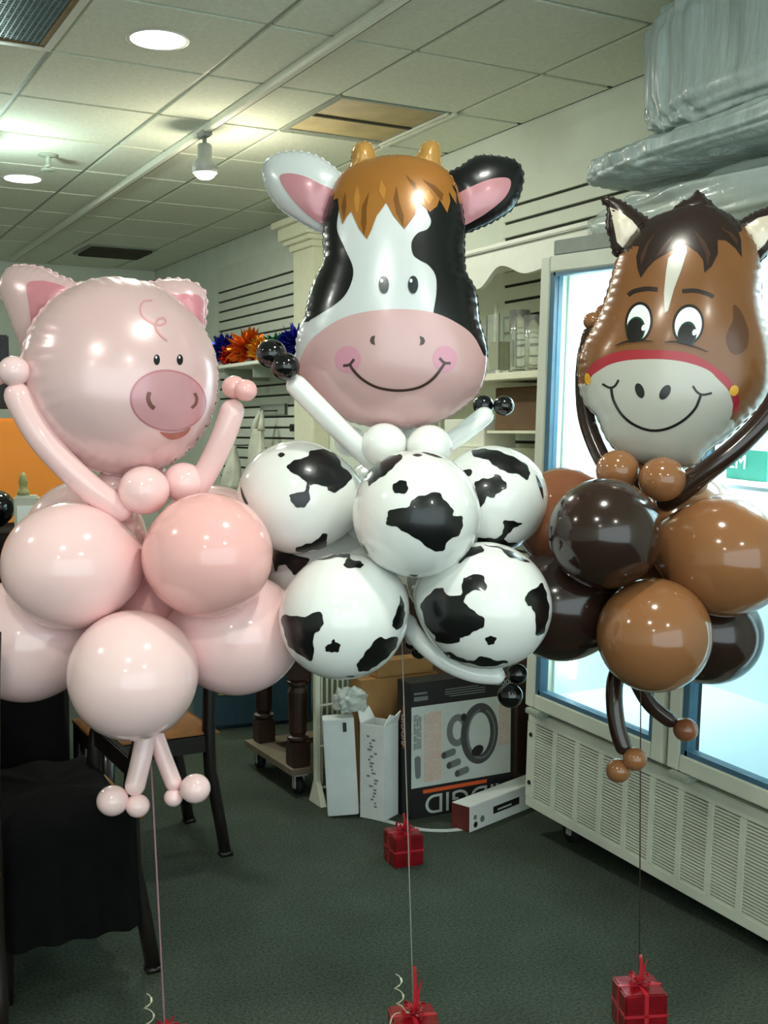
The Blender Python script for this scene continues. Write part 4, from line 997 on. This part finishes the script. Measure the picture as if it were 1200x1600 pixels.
l = limb('leg', [(236, 1130, DP_-0.02), (256, 1185, DP_-0.03), (276, 1236, DP_-0.04)], 13.5, m_pink, pig)
ball('foot_balloon', 305, 1232, DP_-0.05, 24, m_pale, l); ball('foot_balloon', 271, 1246, DP_-0.04, 15, m_pale, l)
string('string', [at(228, 1000, DP_), at(236, 1190, DP_-0.01), W_pig], 0.0022, mat('pink ribbon string', rgb(150, 112, 122), 0.5), pig)

# ---------------------------------------------------------------- cow
DC = 2.86
cow = thing('cow_balloon_figure', 'tall spotted cow balloon figure with smiling foil head in the middle', 'balloon figure', at(700, 1108, DC))
fw_ = foilm('white foil', rgb(206, 211, 211)); fk = foilm('black foil', rgb(12, 13, 15)); fpk = foilm('muzzle pink print', rgb(202, 164, 163)); fin = foilm('inner ear pink print', rgb(190, 132, 140)); fha = foilm('ochre print', rgb(156, 102, 42), 0.12); fho = foilm('gold foil', rgb(184, 138, 70), 0.1); fch = foilm('cheek print', rgb(204, 142, 160)); fbn = foilm('brown line print', rgb(62, 44, 36)); feye = foilm('eye print', rgb(30, 38, 44))
C4 = lambda P: crop(P, 2.667, 390, 210)
cout = C4([(415, 150), (500, 118), (560, 105), (620, 100), (690, 112), (770, 135), (830, 180), (865, 250), (885, 330), (892, 420), (892, 520), (900, 590), (930, 640), (945, 700), (952, 780), (972, 850), (985, 910), (980, 990), (960, 1060), (920, 1110), (850, 1165), (760, 1205), (650, 1228), (540, 1222), (430, 1200), (340, 1165), (270, 1110), (225, 1040), (200, 960), (195, 880), (210, 810), (232, 770), (240, 720), (260, 650), (290, 575), (312, 530), (308, 440), (315, 360), (330, 290), (355, 220), (385, 175)])
head, Tc = foil('head', cout, DC, 0.125, fw_, cow, yaw=math.radians(-3), pucker=0.20, wave=13, back=f_silver, seam=2.2, dz=0.02, spacing=5.5, regions=[(C4([(100, 250), (345, 262), (372, 320), (366, 400), (400, 480), (432, 560), (420, 630), (380, 690), (300, 745), (236, 782), (100, 800)]), fk), (C4([(780, 230), (1100, 230), (1100, 930), (975, 935), (850, 790), (770, 600)]), fk), (C4([(100, 962), (205, 962), (240, 880), (300, 830), (930, 850), (975, 925), (1100, 930), (1100, 1400), (100, 1400)]), fpk), (C4([(200, 285), (350, 290), (600, 180), (850, 285), (1000, 290), (1000, 0), (200, 0)]), fha)])
e1, T1 = foil('ear', C4([(390, 200), (330, 125), (260, 85), (180, 70), (100, 82), (58, 115), (52, 170), (78, 240), (120, 300), (180, 345), (250, 388), (315, 410), (345, 330)]), DC+0.01, 0.045, fw_, cow, yaw=math.radians(-8), pucker=0.25, wave=12, back=f_silver, seam=2.5)
decal('inner_ear', T1, C4([(125, 175), (165, 162), (230, 175), (290, 205), (352, 238), (340, 300), (320, 378), (260, 350), (195, 290), (145, 225)]), fin, e1, 1, 5, True)
e2, T2 = foil('ear', C4([(815, 190), (880, 138), (950, 93), (1030, 90), (1105, 103), (1142, 150), (1137, 220), (1102, 300), (1040, 347), (960, 388), (880, 410), (850, 320)]), DC+0.01, 0.045, fk, cow, yaw=math.radians(8), pucker=0.25, wave=12, seam=2.5)
decal('inner_ear', T2, C4([(858, 258), (930, 215), (1010, 185), (1075, 182), (1088, 210), (1065, 260), (1010, 310), (950, 350), (880, 380), (862, 320)]), fin, e2, 1, 5, True)
foil('horn', C4([(405, 165), (425, 120), (428, 70), (450, 38), (490, 32), (515, 55), (527, 105), (515, 140), (450, 165)]), DC+0.02, 0.03, fho, cow, pucker=0.3, wave=9, seam=2)
foil('horn', C4([(670, 125), (700, 85), (715, 50), (745, 28), (785, 38), (793, 80), (790, 150), (740, 165)]), DC+0.02, 0.03, fho, cow, pucker=0.3, wave=9, seam=2)
decal('black_patch', Tc, C4([(335, 262), (385, 250), (372, 320), (366, 400), (400, 480), (432, 560), (420, 630), (380, 690), (300, 745), (236, 782), (236, 768), (243, 720), (263, 650), (293, 575), (315, 530), (311, 440), (318, 360), (332, 295)]), fk, head, 1, 5, True)
decal('black_patch', Tc, C4([(740, 300), (800, 230), (850, 215), (866, 260), (883, 330), (889, 420), (889, 520), (897, 592), (927, 642), (942, 700), (949, 780), (968, 850), (980, 920), (930, 860), (850, 790), (765, 760), (766, 740), (778, 660), (775, 590), (745, 545), (710, 525), (681, 500), (675, 450), (700, 412), (740, 395), (756, 360)]), fk, head, 1, 5, True)
mz = np.vstack([C4(catmull([(205, 962), (240, 880), (300, 820), (380, 770), (480, 740), (620, 728), (760, 742), (860, 785), (930, 840), (975, 925)], 5, False)), C4([(978, 990), (957, 1058), (917, 1107), (848, 1162), (759, 1202), (650, 1225), (540, 1219), (431, 1197), (342, 1162), (273, 1108), (228, 1039)])])
decal('muzzle', Tc, mz, fpk, head, 2, 6)
decal('hair', Tc, C4([(350, 275), (362, 222), (392, 178), (418, 154), (500, 122), (560, 109), (620, 104), (690, 116), (768, 139), (826, 183), (858, 248), (860, 292), (828, 240), (835, 280), (822, 328), (790, 272), (780, 300), (750, 325), (695, 270), (690, 335), (645, 395), (600, 340), (570, 285), (530, 340), (508, 400), (490, 437), (455, 390), (425, 320), (405, 345), (388, 377), (375, 320), (370, 268)]), fha, head, 2, 5)
fhd = foilm('dark ochre print', rgb(112, 70, 24), 0.1); fhl = foilm('light ochre print', rgb(178, 124, 54), 0.1)
for P in ([(478, 425), (466, 370), (470, 300), (500, 240), (488, 310), (488, 370)], [(640, 385), (612, 330), (600, 270), (612, 215), (625, 290), (642, 340)], [(800, 280), (760, 230), (720, 190), (770, 215), (806, 250)], [(395, 360), (385, 300), (400, 240), (405, 300)], [(690, 262), (680, 220), (650, 170), (690, 205), (700, 240)]): decal('hair_strand', Tc, C4(P), fhd, head, 3, 4)
for P in ([(445, 330), (435, 270), (450, 210), (462, 260), (455, 320)], [(560, 275), (540, 240), (548, 190), (570, 230)], [(745, 300), (722, 262), (740, 230), (765, 265)]): decal('hair_strand', Tc, C4(P), fhl, head, 3, 4)
for cx in (560, 681): decal('eye', Tc, C4(ell(cx, 627, 21, 37)), feye, head, 3, 4); decal('eye_glint', Tc, C4(ell(cx-9, 611, 6, 8, 0, 12)), fwh, head, 4, 2)
decal('nostril', Tc, C4([(524, 838), (508, 843), (502, 858), (507, 872), (524, 878), (520, 858)]), fbn, head, 3, 4); decal('nostril', Tc, C4([(708, 840), (724, 846), (731, 860), (726, 874), (708, 880), (712, 860)]), fbn, head, 3, 4)
decal('cheek', Tc, C4(ell(411, 937, 54, 55)), fch, head, 3, 5); decal('cheek', Tc, C4(ell(813, 935, 50, 54)), fch, head, 3, 5)
decal('smile', Tc, C4(stroke([(418, 957), (440, 990), (480, 1026), (540, 1055), (625, 1066), (705, 1053), (765, 1015), (812, 953)], 11)), fbn, head, 4, 4)
decal('smile_end', Tc, C4(stroke([(392, 963), (418, 959), (437, 936)], 11)), fbn, head, 4, 3); decal('smile_end', Tc, C4(stroke([(790, 932), (810, 951), (836, 953)], 11)), fbn, head, 4, 3)
hu = hubpt(618, 785, DC); hl = hubpt(632, 915, DC)
def spots(T, bal, polys):
    for P in polys:
        Q = catmull(crop(P, 2.308, 360, 650), 4); c_ = Q.mean(0); big = np.ptp(Q, axis=0).min() > 14
        if big:   # ragged printed edge
            N_ = np.roll(Q, -1, 0)-np.roll(Q, 1, 0); N_ = np.stack([N_[:, 1], -N_[:, 0]], 1)/(np.linalg.norm(N_, axis=1)[:, None]+1e-6)
            i_ = np.arange(len(Q)); Q = Q+N_*(0.8*np.sin(i_*1.7+c_[0])+0.6*np.sin(i_*0.83+c_[1]))[:, None]
        decal('spot', T, Q, m_spot, bal, 1, 4.0)
def backspots(c, r, bal, seed):
    r_ = np.random.default_rng(seed); V = []; F = []
    for k in range(4):
        d = FW*1.0+RT*r_.uniform(-1.1, 1.1)+UP*r_.uniform(-0.8, 0.8); d /= np.linalg.norm(d); u = np.cross(d, UP); u /= np.linalg.norm(u); q = np.cross(d, u); n = 20; k0 = len(V); R0 = r_.uniform(0.22, 0.42); ph = r_.uniform(0, 6, 3)
        V.append(d)
        for i in range(n):
            a = 2*math.pi*i/n; rr = R0*(1+0.25*math.sin(2*a+ph[0])+0.16*math.sin(5*a+ph[1])); V.append(d+rr*(u*math.cos(a)+q*math.sin(a))*0.5)
        for i in range(n):
            a = 2*math.pi*i/n; rr = R0*(1+0.25*math.sin(2*a+ph[0])+0.16*math.sin(5*a+ph[1])); V.append(d+rr*(u*math.cos(a)+q*math.sin(a)))
        for i in range(n): j = (i+1) % n; F += [(k0, k0+1+j, k0+1+i), (k0+1+i, k0+1+j, k0+1+n+j, k0+1+n+i)]
    bv = bal_bvh[bal.name]; out = []
    for v in V:
        d = Vector(v).normalized(); h = bv.ray_cast(Vector(c), d); out.append(np.array(h[0])+np.array(d)*0.0012)
    mk('spot', out, F, m_spot, bal)
bal_bvh = {}
def cowbal(px, py, D, r, h, polys, seed):
    o, T = latex('body_balloon', px, py, D, r, m_wht, cow, h); bal_bvh[o.name] = T.bvh; spots(T, o, polys); backspots(at(px, py, D), r*D/FPX, o, seed)
cowbal(466, 777, DC+0.02, 89, hu, [[(205,185),(230,160),(275,150),(290,125),(350,125),(385,145),(400,180),(435,210),(425,240),(385,272),(355,270),(340,252),(290,250),(285,300),(265,330),(235,325),(215,300),(220,282),(265,270),(275,240),(240,215)], [(172,140),(185,132),(197,140),(182,150)], [(235,480),(265,462),(300,455),(330,425),(347,428),(345,470),(310,480),(260,492)], [(38,255),(50,285),(65,318),(52,312),(41,285)]], 1)
cowbal(650, 803, DC-0.18, 99.5, hu, [[(565,370),(575,340),(635,330),(660,300),(700,285),(745,275),(770,300),(800,335),(805,360),(832,362),(838,395),(820,430),(785,450),(765,485),(730,485),(690,455),(640,425),(600,400),(568,395)], [(585,262),(595,240),(625,233),(640,250),(635,275),(600,280)], [(480,230),(500,190),(545,155),(600,139),(620,146),(590,185),(560,210),(525,235),(500,250),(495,235)], [(657,141),(675,137),(692,142),(675,147)], [(690,130),(730,137),(765,152),(735,147)], [(467,458),(485,470),(498,500),(482,492)], [(548,552),(580,560),(612,576),(588,572)], [(645,572),(675,573),(665,578)]], 2)
cowbal(767, 780, DC+0.05, 84, hu, [[(870,130),(905,118),(960,127),(1020,147),(1068,180),(1080,210),(1065,230),(1040,212),(990,200),(960,185),(930,160),(890,150)], [(880,245),(905,228),(940,225),(955,208),(975,220),(995,245),(990,265),(960,280),(945,298),(925,290),(905,330),(890,300)], [(835,200),(865,192),(872,205),(860,218)], [(985,380),(1020,378),(1050,388),(1030,400),(1005,420),(990,440),(1000,455),(1040,458),(1015,474),(950,468),(900,460),(890,440),(930,440),(970,435),(985,410)], [(1100,212),(1122,250),(1128,300),(1116,270)]], 3)
cowbal(538, 962, DC-0.15, 98.5, hl, [[(186,725),(215,718),(270,725),(320,703),(335,740),(325,770),(300,790),(302,840),(290,882),(240,853),(208,822),(195,780)], [(342,830),(365,818),(372,802),(382,818),(397,822),(388,848),(365,852),(345,845)], [(458,890),(475,870),(500,835),(530,800),(560,802),(597,795),(600,828),(570,863),(530,898),(495,916),(462,920)], [(585,740),(605,690),(612,648),(626,690),(628,720),(610,768),(590,765)], [(312,520),(370,502),(430,499),(435,520),(470,525),(478,540),(460,550),(415,545),(410,530),(422,512),(380,512)], [(415,938),(445,935),(440,941)]], 4)
cowbal(757, 946, DC-0.13, 99.5, hl, [[(688,690),(705,655),(740,625),(770,622),(780,645),(830,645),(838,600),(850,580),(905,573),(920,600),(920,628),(870,632),(845,655),(850,680),(880,705),(915,730),(908,765),(880,775),(850,795),(830,800),(815,820),(750,815),(735,790),(710,760)], [(920,805),(935,792),(957,800),(950,822),(930,822)], [(1065,645),(1110,615),(1120,600),(1136,632),(1148,680),(1144,730),(1130,780),(1100,786),(1100,720),(1085,690),(1070,680)], [(770,855),(795,852),(840,875),(870,882),(905,866),(950,878),(1000,883),(985,893),(930,902),(860,892),(800,875)], [(845,500),(870,477),(905,470),(910,490),(860,510),(822,532)], [(915,464),(960,472),(1020,492),(1078,528),(1040,520),(1000,505),(975,482)]], 5)
cowbal(505, 893, DC+0.18, 84, hl, [[(155,470),(200,490),(280,515),(275,535),(240,570),(225,570),(205,540),(180,540),(160,558)]], 6)
o_, _t = latex('body_balloon', 720, 900, DC+0.19, 84, m_wht, cow, hl); o_, _t = latex('body_balloon', 600, 800, DC+0.20, 84, m_wht, cow, hu)
for px, py, D, r in ((600, 695, DC-0.06, 36), (671, 698, DC-0.07, 36), (548, 690, DC+0.02, 25), (640, 690, DC+0.06, 34)): ball('collar_balloon', px, py, D, r, m_wht, cow)
a = limb('arm', [(600, 735, DC+0.0), (552, 692, DC-0.06), (500, 640, DC-0.10), (451, 590, DC-0.12)], 16.5, m_wht, cow)
ball('hand_balloon', 424, 553, DC-0.12, 24, m_bl, a); ball('hand_balloon', 446, 573, DC-0.15, 23, m_bl, a)
a = limb('arm', [(660, 715, DC+0.02), (706, 688, DC+0.04), (740, 663, DC+0.06), (768, 641, DC+0.07)], 15, m_wht, cow)
ball('hand_balloon', 755, 633, DC+0.09, 16.5, m_bl, a); ball('hand_balloon', 787, 634, DC+0.07, 16.5, m_bl, a)
l = limb('leg', [(632, 960, DC-0.02), (648, 992, DC-0.04), (690, 1030, DC-0.06), (740, 1052, DC-0.07), (790, 1056, DC-0.08)], 14, m_wht, cow)
ball('foot_balloon', 808, 1053, DC-0.08, 16.5, m_bl, l); ball('foot_balloon', 797, 1087, DC-0.10, 20, m_bl, l)
l = limb('leg', [(632, 950, DC+0.02), (636, 980, DC+0.05), (644, 1006, DC+0.08)], 8, m_wht, cow)
ball('foot_balloon', 655, 1018, DC+0.08, 12.5, m_bl, l); ball('foot_balloon', 643, 1006, DC+0.10, 10, m_bl, l)
string('string', [at(624, 905, DC), at(628, 1000, DC-0.01), W_cow], 0.0015, mat('white ribbon string', rgb(150, 150, 136), 0.5), cow)

# ---------------------------------------------------------------- horse
DH = 2.86
hor = thing('horse_balloon_figure', 'brown horse balloon figure with red noseband on the right', 'balloon figure', at(1000, 1226, DH))
fb = foilm('chestnut foil', rgb(124, 81, 46), 0.10); fd = foilm('dark brown foil', rgb(42, 28, 24)); fcr = foilm('cream print', rgb(184, 182, 172)); fbe = foilm('beige print', rgb(214, 200, 180)); frd = foilm('red print', rgb(160, 40, 50)); fye = foilm('yellow print', rgb(216, 160, 36)); fbl = foilm('dark line print', rgb(26, 22, 20)); fgr = foilm('dark green rim print', rgb(26, 62, 48)); fpt = foilm('brown patch print', rgb(88, 52, 28))
C5 = lambda P: crop(P, 3.158, 820, 280)
hout = C5([(730, 155), (800, 135), (880, 135), (945, 160), (1010, 200), (1060, 250), (1110, 320), (1138, 420), (1148, 520), (1150, 620), (1170, 720), (1195, 820), (1202, 900), (1195, 1000), (1175, 1080), (1120, 1150), (1050, 1220), (980, 1285), (900, 1340), (850, 1398), (790, 1418), (700, 1410), (600, 1400), (520, 1375), (450, 1330), (400, 1260), (360, 1165), (312, 1110), (285, 1050), (272, 980), (270, 900), (287, 830), (320, 760), (358, 690), (388, 620), (418, 530), (450, 420), (480, 340), (530, 270), (600, 205), (660, 175)])
head, Th = foil('head', hout, DH, 0.125, fb, hor, yaw=math.radians(-11), pucker=0.20, wave=15, back=f_silver, seam=2.2, dz=0.0, spacing=5.5, regions=[(C5([(400, 372), (470, 372), (560, 330), (700, 250), (900, 250), (1040, 300), (1070, 300), (1070, 230), (1200, 230), (1200, 0), (400, 0)]), fd), (C5([(150, 1010), (312, 1010), (420, 940), (900, 960), (1026, 1110), (1022, 1160), (1100, 1500), (150, 1500)]), fcr)])
e1, T1 = foil('ear', C5([(375, 100), (400, 88), (450, 98), (510, 128), (560, 163), (612, 205), (600, 270), (540, 320), (480, 372), (445, 380), (430, 340), (418, 280), (404, 250), (404, 200), (408, 140), (385, 118)]), DH+0.02, 0.03, fd, hor, pucker=0.3, wave=10, seam=2.5)
decal('inner_ear', T1, C5([(420, 138), (470, 160), (530, 205), (562, 245), (525, 285), (482, 338), (455, 310), (440, 230)]), fbe, e1, 1, 5)
e2, T2 = foil('ear', C5([(1040, 240), (1090, 190), (1150, 160), (1200, 143), (1265, 135), (1290, 160), (1272, 250), (1232, 330), (1152, 412), (1120, 390), (1080, 310)]), DH+0.02, 0.03, fd, hor, pucker=0.3, wave=10, seam=2.5)
decal('inner_ear', T2, C5([(1080, 240), (1150, 192), (1215, 176), (1240, 200), (1222, 260), (1182, 322), (1150, 352), (1105, 290)]), fbe, e2, 1, 5)
foil('mane_tuft', C5([(715, 175), (770, 115), (820, 92), (852, 56), (872, 72), (905, 102), (935, 132), (955, 175), (900, 200), (790, 200)]), DH+0.0, 0.03, fd, hor, pucker=0.2, wave=14, seam=2)
decal('mane', Th, C5([(470, 372), (500, 318), (540, 268), (602, 212), (662, 180), (730, 160), (800, 140), (880, 140), (943, 164), (1006, 204), (1050, 248), (1066, 300), (1070, 385), (1040, 342), (992, 302), (952, 300), (952, 370), (922, 430), (886, 462), (880, 400), (852, 362), (810, 332), (792, 318), (740, 342), (690, 372), (640, 402), (605, 440), (572, 488), (556, 440), (550, 385), (565, 332), (520, 330)]), fd, head, 1, 5)
for P in ([(575, 430), (572, 380), (600, 320), (650, 260), (610, 330), (592, 390)], [(900, 430), (890, 370), (860, 310), (830, 250), (890, 310), (915, 370)], [(1045, 330), (1010, 280), (960, 240), (1020, 265), (1050, 300)], [(650, 385), (680, 330), (740, 270), (710, 330), (680, 370)]): decal('mane_strand', Th, C5(P), foilm('lighter mane print', rgb(66, 44, 34)), head, 2, 4)
decal('blaze', Th, C5([(797, 332), (799, 360), (772, 450), (737, 540), (707, 650), (690, 662), (687, 560), (698, 450), (708, 392), (742, 356)]), fcr, head, 2, 5)
decal('eyebrow', Th, C5(stroke([(511, 573), (540, 553), (600, 541), (656, 545)], 22)), fd, head, 1, 4); decal('eyebrow', Th, C5(stroke([(777, 553), (840, 550), (900, 565), (931, 581)], 20)), fd, head, 1, 4)
def eyeclip(P, lid):
    P = np.array(P); 
    for q in P:
        y = np.interp(q[0], [a for a, _ in lid], [b for _, b in lid]); q[1] = min(q[1], y)
    k = np.linalg.norm(P-np.roll(P, 1, 0), axis=1) > 0.5; return P[k]
lidL = [(450, 812), (500, 803), (560, 798), (630, 800)]; lidR = [(690, 800), (740, 803), (810, 818), (900, 850)]
for cx, cy, rx, ry, rot, lid, ix, iy, gx, gy in ((563, 706, 68, 101, 8, lidL, 548, 745, 589, 735), (806, 718, 78, 101, 8, lidR, 800, 768, 836, 757)):
    decal('eye_outline', Th, C5(eyeclip(ell(cx, cy, rx, ry, rot, 44), lid)), fbl, head, 1, 4); decal('eye_white', Th, C5(eyeclip(ell(cx, cy+2, rx-12, ry-13, rot, 44), lid)), fwh, head, 2, 4)
    decal('iris_rim', Th, C5(eyeclip(ell(ix, iy, 46, 66, 10, 40), lid)), fgr, head, 3, 4); decal('iris', Th, C5(eyeclip(ell(ix-2, iy+3, 40, 58, 10, 40), lid)), fbl, head, 4, 4); decal('eye_glint', Th, C5(ell(gx, gy, 11, 16, 20, 16)), fwh, head, 5, 3)
decal('lower_lid', Th, C5(stroke([(450, 824), (500, 804), (560, 797), (632, 801)], 9, True)), fbl, head, 5, 3); decal('lower_lid', Th, C5(stroke([(690, 805), (740, 802), (810, 817), (902, 852)], 9, True)), fbl, head, 5, 3)
decal('noseband', Th, np.vstack([C5(catmull([(300, 962), (330, 915), (400, 870), (480, 848), (560, 842), (700, 845), (830, 865), (930, 920), (1010, 985), (1052, 1060), (1056, 1130), (1040, 1158)], 4, False)), C5([(1022, 1140), (1015, 1060), (950, 995), (900, 950), (800, 912), (700, 896), (600, 894), (500, 902), (420, 922), (365, 955), (322, 992)])]), frd, head, 1, 5)
decal('muzzle', Th, np.vstack([C5(catmull([(312, 1010), (330, 975), (360, 950), (420, 915), (500, 895), (600, 888), (700, 890), (800, 905), (900, 940), (950, 985), (1005, 1045), (1026, 1110)], 4, False)), C5([(1020, 1160), (985, 1240), (895, 1318), (848, 1385), (790, 1410), (700, 1403), (600, 1393), (522, 1368), (456, 1323), (406, 1252), (366, 1160), (322, 1108), (308, 1060)])]), fcr, head, 2, 6)
decal('buckle', Th, C5(ell(314, 986, 15, 28, -8)), fye, head, 3, 4); decal('buckle', Th, C5(ell(1030, 1042, 22, 27, 20)), fye, head, 3, 4)
decal('nostril', Th, C5(ell(568, 1043, 21, 38, -20)), fbl, head, 3, 4); decal('nostril', Th, C5(ell(692, 1051, 23, 40, 32)), fbl, head, 3, 4)
decal('smile', Th, C5(stroke([(428, 1028), (440, 1090), (480, 1160), (540, 1210), (620, 1238), (700, 1230), (780, 1190), (840, 1130), (868, 1062)], 13)), fbl, head, 3, 4)
decal('smile_end', Th, C5(stroke([(385, 1010), (420, 1028), (446, 1020), (465, 990)], 11)), fbl, head, 3, 3); decal('smile_end', Th, C5(stroke([(828, 1020), (850, 1050), (878, 1063), (922, 1054)], 11)), fbl, head, 3, 3)
decal('cheek_patch', Th, C5([(1028, 624), (1055, 636), (1088, 700), (1104, 760), (1095, 830), (1052, 865), (1016, 850), (993, 790), (1006, 740), (1028, 690)]), fpt, head, 1, 5, True)
hu = hubpt(1018, 845, DH); hl = hubpt(1010, 965, DH)
for px, py, D, r, m, h in ((946, 834, DH-0.17, 87, m_db, hu), (1130, 869, DH-0.10, 95, m_br, hu), (888, 812, DH+0.12, 82, m_ru, hu), (1070, 820, DH+0.17, 84, m_br, hu),
                           (1022, 992, DH-0.17, 89, m_br, hl), (878, 945, DH+0.0, 88, m_db, hl), (1108, 990, DH+0.06, 79, m_db, hl), (985, 950, DH+0.17, 84, m_ru, hl)):
    latex('body_balloon', px, py, D, r, m, hor, h)
for px, py, D, r in ((965, 735, DH-0.03, 34), (1035, 749, DH-0.09, 37), (1083, 752, DH+0.0, 24), (1010, 740, DH+0.07, 32)): ball('collar_balloon', px, py, D, r, m_br, hor)
a = limb('arm', [(990, 795, DH+0.0), (945, 725, DH+0.04), (918, 660, DH+0.07), (912, 600, DH+0.08), (916, 550, DH+0.08), (926, 510, DH+0.08)], 14, m_db, hor)
ball('hand_balloon', 926, 502, DH+0.09, 15, m_br, a); ball('hand_balloon', 944, 490, DH+0.11, 15, m_br, a)
a = limb('arm', [(1030, 790, DH-0.02), (1062, 770, DH-0.08), (1108, 733, DH-0.12), (1160, 690, DH-0.14), (1205, 640, DH-0.15), (1228, 590, DH-0.15)], 16.5, m_db, hor)
ball('hand_balloon', 1236, 570, DH-0.15, 19, m_br, a); ball('hand_balloon', 1254, 590, DH-0.13, 18, m_br, a)
l = limb('leg', [(978, 1020, DH-0.02), (962, 1060, DH-0.05), (960, 1100, DH-0.07), (966, 1142, DH-0.08), (979, 1180, DH-0.09)], 13, m_db, hor)
ball('foot_balloon', 992, 1186, DH-0.11, 19, m_br, l); ball('foot_balloon', 966, 1204, DH-0.09, 19.5, m_br, l)
l = limb('leg', [(985, 1040, DH+0.02), (1000, 1076, DH+0.03), (1020, 1105, DH+0.04), (1056, 1132, DH+0.05)], 12, m_db, hor)
ball('foot_balloon', 1071, 1140, DH+0.04, 19.5, m_ru, l)
string('string', [at(1000, 1000, DH), at(1001, 1100, DH), W_horse], 0.0016, mat('dark string', rgb(60, 44, 36), 0.5), hor)
